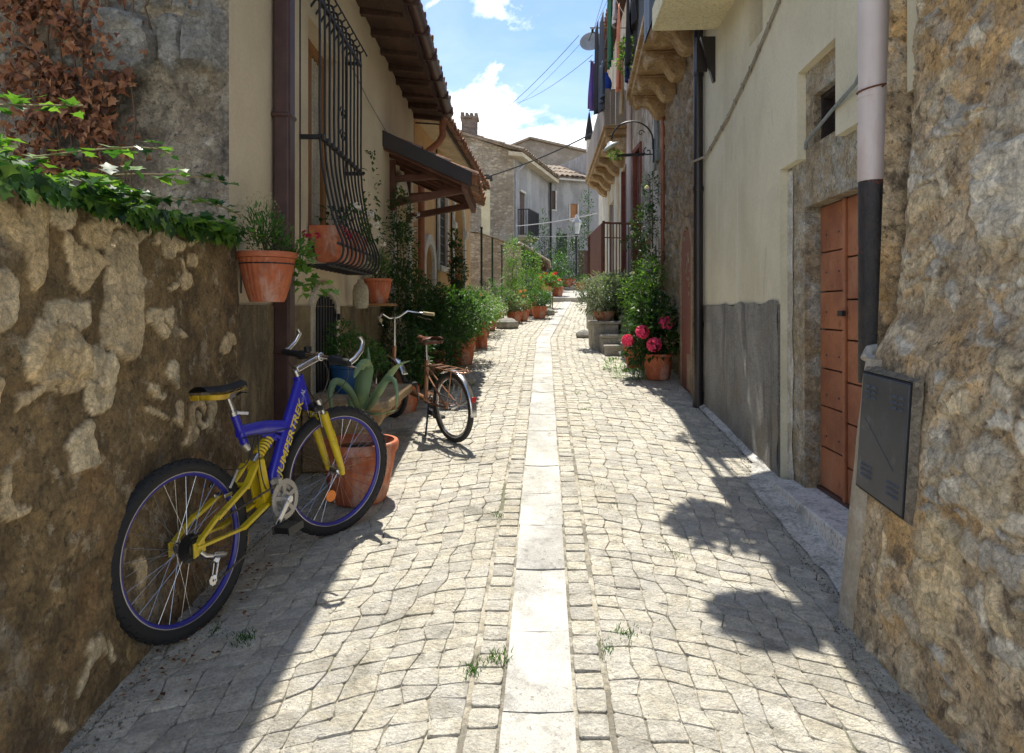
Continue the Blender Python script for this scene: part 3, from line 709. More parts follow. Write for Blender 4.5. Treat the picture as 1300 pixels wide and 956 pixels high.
# ================================================================ LEFT: orange house
L2=Fr(-1.42,9.8,.07,1,1)
ORG=mat('orange_plaster',(.66,.42,.19),(.58,.34,.14),s=1.5,rough=.92,bump=.15,bs=30,grain=.1,layers=[((.48,.36,.22),2.4,.56,.74,(1,1,.5),.5),((.62,.52,.36),5,.6,.75,(1,1,1),.4)])
h2=thing('orange_house','warm orange plastered house with white arched door surrounds and tiled eaves','house',(-3,13,1))
f=MB(L2); panel(f,.02,6.25,0,4.30,[(.70,1.42,.5,2.50,.34),(1.93,2.75,2.23,3.62),(3.55,5.0,.7,3.80,.7)],.22); 
f.quad((6.25,0,0),(6.25,0,4.3),(6.25,-4,4.3),(6.25,-4,0)); mesh_obj('street_wall',f,ORG,h2)
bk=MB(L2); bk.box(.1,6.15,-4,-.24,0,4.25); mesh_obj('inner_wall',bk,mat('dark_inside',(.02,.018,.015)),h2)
WT=mat('white_trim',(.68,.65,.58))
for (a,b,z0,z1,ar,w,nm,lf) in ((.70,1.42,.5,2.50,.34,.16,'small_door',(.20,.12,.10)),(3.55,5.0,.7,3.80,.7,.17,'arched_doorway',(.10,.10,.10))):
    t=MB(L2); arch_ring(t,a,b,z0,z1,ar,w,.0,.05)
    if w>.165:
        for u in(a-w/2,b+w/2): t.box(u-w*.75,u+w*.75,.0,.10,z1-ar-.06,z1-ar+.06); t.box(u-w*.62,u+w*.62,.0,.08,z1-ar-.12,z1-ar-.06)
    q=mesh_obj(nm,t,WT,h2,bevel=.006); t=MB(L2)
    for k in range(5): t.box(a+.01+(b-a)*k/5,a-.01+(b-a)*(k+1)/5,-.2,-.16,z0,z1-.02)
    mesh_obj('door_leaf',t,mat('door_paint_'+nm,lf,rough=.7,bump=.2),q)
t=MB(L2)
for (a,b,c,d) in ((1.83,1.93,2.13,3.72),(2.75,2.85,2.13,3.72)): t.box(a,b,0,.045,c,d)
t.box(1.93,2.75,0,.045,3.62,3.72); t.box(1.93,2.75,0,.06,2.13,2.23)
q=mesh_obj('barred_window',t,WT,h2,bevel=.005); t=MB(L2)
for k in range(8): t.box(1.98+k*.1,2.0+k*.1,-.03,-.01,2.23,3.62)
for k in range(9): t.box(1.93,2.75,-.036,-.012,2.3+k*.16,2.315+k*.16)
mesh_obj('iron_bars',t,DARK,q); t=MB(L2); t.box(1.93,2.75,-.2,-.18,2.23,3.62); mesh_obj('pane',t,glass('window_glass'),q)
t=MB(L2); t.hexa([(0.0,-.05,4.26),(6.3,-.05,4.26),(6.3,.33,4.21),(0,.33,4.21),(0,-.05,4.32),(6.3,-.05,4.32),(6.3,.33,4.27),(0,.33,4.27)])
rf=mesh_obj('roof',t,mat('cream_soffit',(.62,.5,.33)),h2); tile_roof(rf,L2,.3,6.2,.42,4.30,-1.5,4.85)
t=MB(L2); t.hexa([(0,.38,4.26),(6.3,.38,4.26),(6.3,-4,5.6),(0,-4,5.6),(0,.38,4.285),(6.3,.38,4.285),(6.3,-4,5.63),(0,-4,5.63)]); mesh_obj('roof_deck',t,SOF,rf)
COP=mat('copper_pipe',(.34,.13,.06),(.25,.09,.045),s=8,rough=.55,bump=.08)
t=MB(L2); t.tube([(.12,.40,4.22),(.12,.40,4.0),(.14,.34,3.9),(.2,.08,3.72),(.2,.07,3.6),(.2,.07,.9)],.05,12); mesh_obj('downpipe',t,COP,h2)
t=MB(L2); t.tube([(.0,.02,4.16),(.12,.3,4.17),(.2,.40,4.17)],.012,6); mesh_obj('pipe_bracket',t,DARK,h2); t=MB(L2); t.box(1.55,1.62,.0,.05,2.35,2.46); mesh_obj('door_light',t,DARK,h2)
t=MB(L2); t.tube([(1.72,.02,4.2),(1.72,.02,1.6)],.012,6); mesh_obj('wall_conduit',t,DARK,h2); t=MB(L2); t.tube([(3.3,.02,3.4),(3.3,.02,.9)],.015,6); mesh_obj('wall_conduit',t,DARK,h2)
# ================================================================ RIGHT: near rubble wall
RUB=mat('rubble_wall_stone',(.70,.545,.35),(.47,.345,.20),s=5,rough=.95,bump=.85,bs=26,bd=.018,grain=.34,chips=(15,.26),attr=((.80,.73,.60),(.84,.66,.40),(.58,.54,.47)),
  layers=[((.66,.38,.12),1.7,.53,.68,(1,1,1),.6),((.13,.10,.07),9,.56,.68,(1,1,1),.7),((.56,.49,.38),6,.57,.70,(1,1,1),.7),((.06,.045,.03),34,.60,.70,(1,1,1),.7)])
NX=[(0,1.30),(.2,1.325),(.8,1.39),(1.2,1.43),(1.3,1.45),(1.45,1.53),(1.67,1.56),(2.7,1.62),(4.6,1.66)]
nwt=thing('rubble_wall','bulging rubble stone house wall with a metal cabinet set in it','wall',(2,1.6,.1))
RE=[(2.18,.62,.12,.20,.012,.5),(2.55,.55,.08,.17,.010,.5),(2.15,1.85,.14,.17,.03,.1),(1.95,1.62,.10,.07,.02,.6),(2.0,.95,.10,.11,.02,.7),(2.45,2.12,.10,.03,.02,.9)]
def rex(u,v):
    k=sst(2.50,2.60,u)*sst(1.36,1.28,v); c=sst(2.27,2.33,u)*sst(2.76,2.70,u)*sst(.66,.72,v)*sst(1.30,1.24,v); m=max(k,c)
    if m>0: return (.002*m,0,0,1-m)
    return ell(RE,u,v)
nw=MB(); rough_wall(nw,lambda u,v:(pw(v,NX)+(.0 if u<2.66 else (u-2.66)**2*4),u,v),(-1,0,0),.7,2.78,.0,4.5,.0115,.011,
   (.15,.085,lambda y,z:.55,.010),rex,seed=21)
k0=len(nw.v)
nw.box(1.66,2.6,.7,2.77,0,4.5)
rough_wall(nw,lambda u,v:(u,2.78,v),(0,1,0),1.45,2.2,1.2,4.5,.05,.02,seed=5) if False else None
nw.quad((1.50,2.79,1.2),(1.72,2.79,1.2),(1.72,2.79,4.5),(1.62,2.79,4.5))
padA(nw); mesh_obj('stonework',nw,RUB,nwt,ang=60,recalc=False)
# smooth cement buttress round the pipe foot
SM=mat('smooth_cement',(.46,.40,.31),(.33,.28,.20),s=4,rough=.9,bump=.3,grain=.15,bs=35,layers=[((.26,.22,.16),4,.54,.7,(1,1,.5),.6),((.56,.53,.46),8,.58,.7,(1,1,1),.6)])
bt=MB()
def bfn(i,j):
    z=lerp(0.05,1.27,j); X=pw(z,NX)-.012
    # outline: from near on face to the corner to far slant
    t=i; pth=[(X+.035,2.585+.03*noise.noise(V((z*4,0,0)))),(X-.002,2.66),(X,2.72),(X+.012,2.76),(X+.05,2.81),(lerp(X,1.64,.6),2.95),(1.66,3.12)]
    k=min(5,int(t*6)); f=t*6-k; p=(lerp(pth[k][0],pth[k+1][0],f),lerp(pth[k][1],pth[k+1][1],f))
    d=.006*noise.noise(V((p[1]*6,z*6,2)))
    return (p[0]-d,p[1],z)
bt.grid(bfn,24,40)
n0=len(bt.v)
bt.add([bfn(i/12,1) for i in range(13)]+[(1.70,2.62,1.30),(1.70,3.12,1.30)],[(i,i+1,13 if i<6 else 14) for i in range(12)]+[(6,14,13)])
mesh_obj('cement_buttress',bt,SM,nwt,ang=60)
t=MB(); t.hexa([(1.15,.7,5.0),(1.15,2.84,5.0),(4,2.84,6.0),(4,.7,6.0),(1.15,.7,5.1),(1.15,2.84,5.1),(4,2.84,6.1),(4,.7,6.1)]); mesh_obj('eaves',t,mat('dark_soffit_wood',(.1,.055,.035)),nwt)  # unseen roof slab added to keep direct sun off the rubble wall
# metal utility cabinet
cbt=thing('meter_cabinet','dark grey sheet metal meter cabinet door with louvre slots set in the rubble wall','meter cabinet',(1.40,2.53,.76))
def CF(a,b,c): # a along wall towards viewer 0..1 , b height 0..1 , c outwards
    y=lerp(2.69,2.36,a); z=lerp(lerp(.775,1.215,b),lerp(.745,1.205,b),a); X=lerp(1.374,1.404,b)-.010*a
    return (X-c,y,z)
t=MB(CF); t.box(0,1,0,1,-.04,.010)
MET=mat('grey_painted_metal',(.060,.062,.068),(.042,.044,.048),s=4,rough=.5,bump=.06,layers=[((.14,.14,.14),12,.6,.72,(1,1,1),.4)])
cd=mesh_obj('door',t,MET,cbt,bevel=.004)
for (ca,cb_) in ((.12,.80),(.70,.80),(.12,.12),(.70,.12)):
    t=MB(CF)
    for i in range(2):
        for j in range(3 if cb_>.5 else 3):
            a0=ca+i*.13; b0=cb_+j*.045-(0.02 if ca>.5 else 0); t.add([(a0,b0,.0105),(a0+.085,b0,.0105),(a0+.085,b0+.022,.0105),(a0,b0+.022,.0105),(a0+.01,b0+.004,.018),(a0+.075,b0+.004,.018)],[(0,1,5,4),(3,4,5,2),(0,4,3),(1,2,5)])
    mesh_obj('louvre_slots',t,MET,cd)
t=MB(CF)
t.beam((.12,.62,.0102),(.80,.30,.0102),.0006,.003); t.box(.49,.51,.52,.555,.010,.0115); mesh_obj('scratch_marks',t,mat('scratched_metal',(.12,.12,.125)),cd)
t=MB(CF); t.box(-.015,1.015,-.012,0,-.04,.006); t.box(-.015,1.015,1,1.012,-.04,.006);t.box(-.015,0,0,1,-.04,.006);t.box(1,1.015,0,1,-.04,.006); mesh_obj('frame',t,mat('black_frame',(.02,.02,.022),bump=0),cbt)
t=MB(CF)
def cem(i,j):
    # ragged cement collar
    a=lerp(-.18,1.20,i); b=lerp(-.16,1.16,j); return (a,b,0)
vs=[];
for (r,d) in ((1.0,.003),(1.12,-.022)):
    for k in range(48):
        an=2*pi*k/48; cx,cy=cos(an),sin(an); m=max(abs(cx),abs(cy)); q=r if r==1 else r*(1+.07*noise.noise(V((cx*3,cy*3,1))))
        vs.append((.5+cx/m*.53*q,.5+cy/m*.52*(q if r==1 else 1+(q-1)*.6),d))
t.add(vs,[(k,(k+1)%48,48+(k+1)%48,48+k) for k in range(48)]); mesh_obj('cement_collar',t,mat('dull_cement',(.33,.29,.22),(.24,.20,.15),s=6,rough=.95,bump=.8,bs=40,chips=(30,.25)),cbt)
# ================================================================ RIGHT: cream house
RA=Fr(1.467,0,.0575,1,-1)
CR=mat('pale_cream_render',(.66,.61,.45),(.56,.515,.37),s=1.1,rough=.93,bump=.14,bs=30,grain=.08,layers=[((.50,.45,.31),1.5,.55,.75,(1,1,.3),.5),((.68,.66,.56),2.5,.6,.74,(3,3,.25),.5),((.30,.27,.20),5,.64,.78,(1.5,1.5,.4),.4)])
h3=thing('pale_render_house','pale cream rendered house with grey roughcast base and orange plank door','house',(3.5,5,.4))
f=MB(RA); panel(f,2.6,6.6,1.50,6.4,[(3.50,4.04,2.36,2.87,0,'b'),(2.62,4.34,1.50,2.36,0,'tb'),(4.70,5.02,3.40,3.9)],.05)
for (a,b) in ((2.62,3.50),(4.04,4.34)): f.quad((a,0,2.36),(b,0,2.36),(b,-.05,2.36),(a,-.05,2.36))
mesh_obj('street_wall',f,CR,h3)
f=MB(RA)
f.quad((6.6,0,0),(6.6,0,6.4),(6.6,-3,6.4),(6.6,-3,0)); f.quad((4.34,0,1.50),(4.34,-.05,1.50),(4.34,-.05,.3),(4.34,0,.3))
mesh_obj('wall_edge',f,CR,h3)
f=MB(RA); f.xf=lambda u,o,z:RA(u,o+.010,z)
pr=MB(RA)
f.grid(lambda i,j:(lerp(4.36,6.6,i),.010*noise.noise(V((i*9,j*6,0))),lerp(.2,1.515+.03*noise.noise(V((i*9,0,0)))+.012*noise.noise(V((i*40,0,3)))-.02*i,j)),90,50)
f.quad((4.36,0,1.50),(6.6,0,1.50),(6.6,-.02,1.50),(4.36,-.02,1.50)); f.quad((4.36,0,.2),(4.36,0,1.5),(4.36,-.06,1.5),(4.36,-.06,.2))
mesh_obj('roughcast_base',f,mat('grey_roughcast',(.42,.40,.355),(.30,.285,.25),s=3,rough=.95,bump=1.0,bs=70,layers=[((.44,.43,.40),50,.55,.66,(1,1,1),.7),((.36,.30,.20),2.6,.56,.72,(1,1,.8),.6),((.10,.09,.08),2.2,.54,.7,(2,2,.25),.6)]),h3)
# exposed stone surround inside the recess, with door and hatch openings
f=MB(RA); f.xf=lambda u,o,z:RA(u,o-.05,z)
panel(f,2.97,4.36,.0,2.90,[(3.17,4.06,.25,2.075),(3.57,3.92,2.42,2.70)],.13)
mesh_obj('door_surround',f,mat('old_stone_surround',(.58,.48,.33),(.42,.335,.22),s=4,rough=.95,bump=.9,bs=50,chips=(18,.25),layers=[((.58,.56,.49),4,.52,.60,(1,1,1),.85),((.12,.09,.06),16,.60,.70,(1,1,1),.6),((.46,.34,.18),2.5,.55,.7,(1,1,1),.5)]),h3)
f=MB(RA); f.xf=lambda u,o,z:RA(u,o-.047,z)
f.grid(lambda i,j:(4.355-.11*i*(1+.3*noise.noise(V((j*9,0,0)))),.002,lerp(.3,2.34,j)),3,40); mesh_obj('plaster_edge',f,mat('pale_plaster',(.62,.61,.55),(.50,.48,.42),s=9,bump=.4,layers=[((.36,.31,.24),5,.5,.6,(1,1,1),.7)]),h3)
f=MB(RA); f.box(2.55,3.0,-.2,-.045,.1,2.5); mesh_obj('corner_plaster',f,mat('mossy_plaster',(.46,.42,.28),(.34,.30,.19),s=4,bump=.4,layers=[((.18,.17,.12),5,.53,.66,(1,1,.4),.7)]),h3)
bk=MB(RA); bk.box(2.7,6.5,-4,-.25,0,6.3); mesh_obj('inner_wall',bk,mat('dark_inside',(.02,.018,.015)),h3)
ORD=mat('weathered_orange_wood',(.38,.145,.065),(.27,.095,.045),s=5,rough=.75,bump=.4,bs=45,island=.14,layers=[((.16,.06,.03),20,.60,.70,(1,1,1),.6),((.48,.24,.13),3,.55,.72,(1,1,.4),.4)])
t=MB(RA); zs=[.42,.66,.90,1.12,1.35,1.57,1.80,2.07]
for (ua,ub,zo) in ((3.70,4.045,.0),(3.19,3.68,-.05)):
    for a,b in zip(zs,zs[1:]):
        t.box(ua,ub,-.165,-.135,max(.42,a+zo+.004),min(2.07,b+zo-.004) if b<2.07 else 2.07)
dd=mesh_obj('plank_door',t,ORD,h3,bevel=.004)
t=MB(RA); t.box(3.18,4.055,-.19,-.168,.38,2.075); mesh_obj('door_backing',t,mat('dark_door_gap',(.06,.025,.015)),dd)
t=MB(RA); t.box(3.675,3.705,-.134,-.120,.40,2.07); mesh_obj('meeting_strip',t,ORD,dd,bevel=.003)
t=MB(RA); 
for z in (.73,.97,1.2,1.45,1.68,1.9):
    for u in (3.78,3.95): t.disc((u,-.133,z),.007,8,(0,1,0),.006) if False else t.ball((u,-.135,z),.006,6,4)
t.box(3.66,3.72,-.12,-.10,1.43,1.46); mesh_obj('nails',t,DARK,dd)
t=MB(RA); t.box(3.17,4.06,-.15,-.12,.30,.42); mesh_obj('kick_board',t,mat('dark_red_board',(.12,.055,.04),(.08,.035,.025),bump=.3),dd)
t=MB(RA); t.box(2.72,4.26,-.14,.095,.10,.40); mesh_obj('threshold',t,mat('pale_step_stone',(.76,.74,.69),(.62,.60,.55),s=5,bump=.25,layers=STONE),h3,bevel=.008)
t=MB(RA); t.box(3.57,3.92,-.17,-.15,2.42,2.70); hb=mesh_obj('hatch_window',t,mat('dark_rotten_wood',(.045,.025,.018),(.015,.01,.008),s=9,bump=.6),h3)
t=MB(RA); t.box(3.575,3.60,-.15,-.09,2.42,2.70); t.box(3.89,3.915,-.15,-.09,2.42,2.70); t.box(3.6,3.89,-.15,-.09,2.67,2.698); mesh_obj('frame',t,mat('dark_rotten_wood',(.045,.025,.018)),hb)
t=MB(RA); t.box(4.70,5.02,-.12,-.10,3.40,3.9); t.box(4.72,4.76,-.10,-.07,3.4,3.9); mesh_obj('small_window',t,mat('red_brown_shutter',(.10,.03,.02),(.06,.02,.015),bump=.3),h3)
f=MB(RA); f.xf=RA; panel(f,4.70,5.02,3.40,3.9,[(4.702,5.018,3.402,3.898)],.12); mesh_obj('window_reveal',f,CR,h3)
# balcony slab overhead with rail
t=MB(RA); t.box(2.85,5.98,-.02,.57,3.93,4.13)  # near end lengthened out of view to shade the rubble wall
bl=mesh_obj('balcony',t,mat('yellow_cream_render',(.66,.60,.40),(.58,.52,.33),s=2,bump=.15),h3,bevel=.006)
t=MB(RA)
for k in range(27): t.box(2.92+k*.115,3.774+k*.115,.52,.534,4.13,5.05)
t.box(2.87,5.96,.51,.545,5.05,5.08); 
for k in range(5): t.box(5.94,5.954,.05+k*.11,.064+k*.11,4.13,5.05)
mesh_obj('railing',t,DARK,bl)
# white and black downpipe at the corner
t=MB(RA); PR=.062
t.xf=None
px_,py_=1.565,2.93
t.tube([(px_,py_,2.02),(px_,py_,6.3)],PR,20); t.tube([(px_,py_,2.38),(px_,py_,2.40)],PR*1.03,20)
t.tube([(px_,py_,2.02),(px_,py_,2.27)],PR*1.05,20)
wp=mesh_obj('white_downpipe',t,mat('white_pvc_pipe',(.60,.52,.48),(.54,.46,.42),s=2,rough=.45,bump=.03,layers=[((.42,.30,.25),3,.55,.7,(1,1,.3),.5)]),h3)
t=MB(); t.tube([(px_,py_,1.15),(px_,py_,2.02)],PR*1.0,20); mesh_obj('black_pipe_foot',t,mat('tarred_iron',(.014,.013,.013),(.03,.022,.018),s=12,rough=.45,bump=.5,bs=30,layers=[((.28,.05,.02),5,.66,.74,(1,1,1),.8)]),wp)
t=MB(); 
for z in (2.42,): 
    t.tube([(px_+PR*1.06*cos(a),py_+PR*1.06*sin(a),z+.012*cos(a)) for a in [2*pi*i/16 for i in range(16)]],.004,5,closed=True)
    t.tube([(px_,py_-PR,z-.01),(px_+.1,py_-.02,z+.04)],.004,5)
mesh_obj('wire_clip',t,mat('rusty_wire',(.16,.05,.02)),wp)
t=MB(); t.tube([(1.50,2.86,1.255),(1.52,2.87,1.29),(1.57,2.87,1.30),(1.62,2.86,1.285)],.028,10); mesh_obj('pipe_elbow',t,mat('pale_plaster',(.62,.61,.55)),wp)
# dark square downpipe at the far corner
t=MB(RA); t.tube([(6.50,.055,.50),(6.50,.055,6.2)],.045,12); t.tube([(6.50,.055,.50),(6.50,.055,.68)],.052,12)
for z in (1.3,2.6,3.7): t.tube([(6.50,.055,z),(6.50,.055,z+.04)],.052,12); 
mesh_obj('dark_downpipe',t,mat('black_brown_metal',(.022,.016,.016),(.015,.011,.011),rough=.4,bump=.03),h3)
t=MB(RA); t.beam((6.15,.10,3.62),(6.15,.10,3.93),.02,.1,(0,1,0)); t.hexa([(6.05,.0,3.9),(6.1,.0,3.9),(6.1,.13,3.9),(6.05,.13,3.9),(6.05,.0,3.5),(6.1,.0,3.5),(6.1,.02,3.5),(6.05,.02,3.5)]); mesh_obj('bracket',t,mat('black_brown_metal',(.022,.016,.016)),h3)
# cables
GC=mat('grey_cable',(.30,.27,.22))
t=MB(RA); pts=[(6.38,.02,2.90),(6.3,.012,2.92),(5.6,.012,3.05),(4.9,.012,3.24),(4.4,.012,3.42),(3.9,.012,3.62),(3.4,.012,3.83)]
t.tube(pts,.009,6); t.tube([(p[0],p[1]+.004,p[2]-.018) for p in pts],.006,6)
t.tube([(6.62,.1,3.05),(6.60,.12,2.94),(6.5,.13,2.87),(6.38,.02,2.90)],.012,6)
for k in range(14):
    u=lerp(6.2,3.5,k/13); z=pw(-u,[(-6.3,2.92),(-5.6,3.05),(-4.9,3.24),(-4.4,3.42),(-3.9,3.62),(-3.4,3.83)]); t.box(u-.008,u+.008,0,.022,z-.028,z+.014)
solo('wall_cable',t,GC,'thick grey cable clipped diagonally up the pale cream wall','cable')
t=MB(RA); t.tube([(4.02,-.04,2.42),(3.9,.0,2.43),(3.5,.012,2.50),(3.2,.03,2.53),(3.0,.06,2.60),(2.9,.02,2.66)],.010,6); solo('wall_cable',t,mat('blue_grey_cable',(.25,.28,.28)),'blue grey cable crossing the little dark hatch above the orange door','cable')
t=MB(); t.tube([(1.635,2.83,6),(1.632,2.82,3.2),(1.62,2.82,2.75),(1.63,2.83,2.45),(1.615,2.82,2.1),(1.62,2.83,1.9),(1.64,2.85,1.7)],.008,6); t.tube([(1.65,2.84,6),(1.655,2.84,2.4),(1.64,2.84,1.7)],.011,6)
solo('wall_cable',t,mat('blue_grey_cable',(.25,.28,.28)),'pair of weathered cables running down behind the white drainpipe','cable')
# rough cement strip at the wall foot
t=MB(RA); t.grid(lambda i,j:(lerp(2.75,4.7,i),lerp(.22*(1-.6*sst(.75,1,i)),.0,j)+.02*noise.noise(V((i*9,j*3,0))),gz(lerp(2.75,4.7,i))+.014+.012*noise.noise(V((i*20,j*5,3)))+.03*j),60,10)
t.grid(lambda i,j:(lerp(4.7,6.6,i),lerp(.06,0,j),gz(lerp(4.7,6.6,i))+.012+.03*j+.01*noise.noise(V((i*20,j*5,3)))),60,5)
struct('cement_verge',t,mat('white_cement',(.82,.79,.72),(.62,.585,.51),s=7,bump=.8,bs=40,layers=STONE))
# ================================================================ RIGHT: stone house with corbelled balcony
RB=Fr(1.85,6.6,.1,1,-1)
h4=thing('peeling_stone_house','tall peeling stone house with a corbelled balcony beyond the black drainpipe','house',(3.5,8,.6))
OLD=mat('peeling_plaster',(.46,.40,.31),(.34,.28,.21),s=2.2,rough=.95,bump=.7,bs=34,layers=[((.62,.58,.50),3.2,.50,.58,(1,1,.45),.8),((.36,.22,.13),2.4,.56,.66,(1,1,.5),.7),((.12,.10,.08),7,.57,.68,(1,1,.4),.6)])
f=MB(); rough_wall(f,lambda u,v:RB(u,0,v),RB.n+(0,),.0,2.72,.3,4.35,.03,.03,(.16,.10,lambda y,z:.75 ,.03),seed=31)
mesh_obj('rubble_face',f,mat('brown_rubble',(.38,.27,.155),(.22,.155,.095),s=4,rough=.95,bump=.9,bs=40,attr=((.42,.33,.22),(.34,.25,.15),(.46,.40,.30)),layers=[((.42,.38,.31),2.2,.50,.6,(1,1,.4),.7),((.05,.04,.03),14,.58,.7,(1,1,1),.7)]),h4,ang=60)
f=MB(RB); panel(f,0,2.72,4.35,7.4,[(.6,1.5,4.4,6.6)],.2); f.box(.02,2.70,-3.5,-.06,.2,7.35); mesh_obj('upper_wall',f,OLD,h4)
t=MB(RB); t.box(.25,.55,.0,.04,.6,2.2); t.box(.22,.60,.0,.055,.62,1.0); mesh_obj('corner_stones',t,mat('brown_block',(.36,.26,.16),(.25,.17,.10),s=6,bump=.6),h4,bevel=.01)
t=MB(RB); arch_ring(t,.30,.95,.6,2.35,.3,.10,.02,.06); q=mesh_obj('arched_door',t,mat('brown_block',(.36,.26,.16)),h4)
t=MB(RB); t.box(.30,.95,.02,.05,.6,2.3); mesh_obj('door_leaf',t,mat('rust_red_paint',(.20,.08,.05),(.2,.06,.035),bump=.2),q)
t=MB(RB); t.tube([(2.70,.05,.8),(2.70,.05,4.3)],.03,8); mesh_obj('rusty_pipe',t,COP,h4)
# balcony: slab, corbels, railing
BS=mat('ochre_balcony_stone',(.46,.31,.15),(.28,.175,.08),s=3,rough=.9,bump=.5,bs=40,layers=[((.13,.10,.07),3,.55,.7,(1,1,1),.6),((.58,.50,.36),5,.55,.68,(1,1,1),.5)])
t=MB(RB); t.box(.05,3.0,-.05,.49,4.36,4.44); t.box(.0,3.05,-.05,.53,4.44,4.52); bal=mesh_obj('balcony',t,BS,h4,bevel=.012)
for k in range(4):
    u=.30+k*.80; t=MB(RB)
    prof=[(.0,4.36),(.45,4.36),(.455,4.30),(.44,4.26),(.41,4.235),(.375,4.245),(.33,4.27),(.28,4.265),(.235,4.235),(.20,4.18),(.165,4.12),(.12,4.085),(.06,4.09),(.0,4.11)]
    vs=[(uu,o,z) for uu in (u-.14,u+.14) for (o,z) in prof]; n=len(prof)
    t.add(vs,[tuple(range(n)),tuple(range(n,2*n))[::-1]]+[(i,(i+1)%n,n+(i+1)%n,n+i) for i in range(n)])
    t.box(u-.16,u+.16,-.02,.46,4.335,4.358)
    mesh_obj('corbel',t,BS,bal,bevel=.006,ang=25)
RG=mat('grey_painted_iron',(.10,.11,.12),(.07,.075,.08),rough=.5,bump=.1)
t=MB(RB)
for k in range(25): t.tube([(.03+k*.122,.47,4.52),(.03+k*.122,.47,5.5)],.009,6)
for k in range(5): t.tube([(.03,.02+k*.11,4.52),(.03,.02+k*.11,5.5)],.009,6)
t.box(.0,3.02,.455,.485,5.5,5.525); t.box(.0,3.02,.46,.48,4.62,4.635); t.box(.015,.045,.0,.47,5.5,5.525); mesh_obj('railing',t,RG,bal)
# ================================================================ RIGHT: third house
RC=Fr(2.14,9.32,-.004,1,-1)
h5=thing('shabby_corner_house','shabby plastered house with red iron gate landing and board fronted balcony','house',(3.8,12.5,.8))
f=MB(RC); panel(f,.0,2.75,.3,7.4,[(1.85,2.45,2.05,4.15),(.3,1.1,4.9,6.9)],.18); mesh_obj('near_wall',f,OLD,h5)
RC2=Fr(2.125,12.07,.045,1,-1)
YW=mat('stained_yellow_render',(.58,.50,.34),(.46,.38,.24),s=2,rough=.93,bump=.35,bs=30,layers=[((.62,.60,.53),2.6,.50,.6,(1,1,.3),.8),((.42,.28,.12),2,.56,.7,(1,1,.4),.7),((.2,.18,.15),4,.58,.7,(1,1,.3),.5)])
f=MB(RC2); panel(f,.0,7.0,.3,7.3,[(.7,1.5,2.2,4.2),(3.0,3.9,2.3,3.9),(1,1.9,4.9,6.8),(3.6,4.5,4.9,6.8)],.18); f.quad((7,0,0),(7,0,7.3),(7,-4,7.3),(7,-4,0)); mesh_obj('street_wall',f,YW,h5)
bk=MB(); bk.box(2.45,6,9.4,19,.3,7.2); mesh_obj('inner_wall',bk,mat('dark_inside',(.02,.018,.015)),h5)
SH=mat('red_brown_door_paint',(.22,.065,.04),(.15,.045,.03),s=5,bump=.25)
t=MB(RC); t.box(1.80,1.86,-.05,.03,2.05,4.15); t.box(2.44,2.5,-.05,.03,2.05,4.15); t.box(1.8,2.5,-.05,.035,4.15,4.22); t.box(1.86,2.44,-.1,-.06,2.05,4.15); mesh_obj('entrance_door',t,SH,h5)
t=MB(RC); t.box(1.1,1.75,.0,.03,2.6,3.5); t.box(1.05,1.8,.0,.05,2.54,2.6); mesh_obj('shuttered_window',t,mat('grey_board_wood',(.36,.31,.26),(.25,.21,.17),s=4,st=(1,1,.15),bump=.4),h5)
for (a,b,c,d) in ((.7,1.5,2.2,4.2),(3.0,3.9,2.3,3.9)):
    t=MB(RC2); t.box(a,a+.08,-.1,.01,c,d); t.box(b-.08,b,-.1,.01,c,d); t.box(a,b,-.1,-.06,c,d); mesh_obj('window',t,SH if a<1 else mat('grey_board_wood',(.36,.31,.26)),h5)
t=MB(RC); t.tube([(2.72,.045,1.5),(2.72,.045,7)],.05,10); mesh_obj('white_pipe',t,mat('white_pvc_pipe',(.6,.52,.48)),h5)
t=MB(RC); 
for k in range(3): t.tube([(.50+k*.07,.03,3.7-k*.1),(.50+k*.07,.03,4.3)],.018,6)
t.tube([(.45,.04,3.75),(.6,.06,3.5),(.8,.04,3.4)],.012,6); t.box(.42,.62,.0,.06,3.62,3.78); mesh_obj('conduits',t,mat('blue_grey_cable',(.25,.28,.28)),h5)
t=MB(RC2); t.box(-.02,5.0,-.03,.46,4.58,4.68); t.box(-.05,5.03,-.03,.50,4.68,4.74); b2=mesh_obj('balcony',t,BS,h5,bevel=.012)
for k in range(6):
    u=.25+k*.88; t=MB(RC2); prof=[(.0,4.58),(.42,4.58),(.42,4.50),(.34,4.46),(.26,4.44),(.18,4.32),(.08,4.25),(.0,4.24)]
    vs=[(uu,o,z) for uu in (u-.14,u+.14) for (o,z) in prof]; n=len(prof)
    t.add(vs,[tuple(range(n)),tuple(range(n,2*n))[::-1]]+[(i,(i+1)%n,n+(i+1)%n,n+i) for i in range(n)]); mesh_obj('corbel',t,BS,b2,bevel=.008,ang=25)
GB=mat('grey_board_wood',(.36,.31,.26))
t=MB(RC2)
for k in range(5): t.box(-.03,-.01,.0+k*.095,.085+k*.095,4.75,5.35+.01*k)
for k in range(42): t.box(.0+k*.12,.105+k*.12,.46,.48,4.75,5.35+U(-.02,.02))
mesh_obj('board_parapet',t,GB,b2)
t=MB(RC2); t.hexa([(-2.8,.26,7.36),(7.1,.16,7.36),(7.1,-4,8.7),(-2.8,-4,8.7),(-2.8,.26,7.44),(7.1,.16,7.44),(7.1,-4,8.8),(-2.8,-4,8.8)]); t.box(-2.75,7,-.1,.2,7.28,7.36); rf=mesh_obj('roof',t,SOF,h5)
tile_roof(rf,RC2,-2.7,7,.24,7.46,-1,7.85)
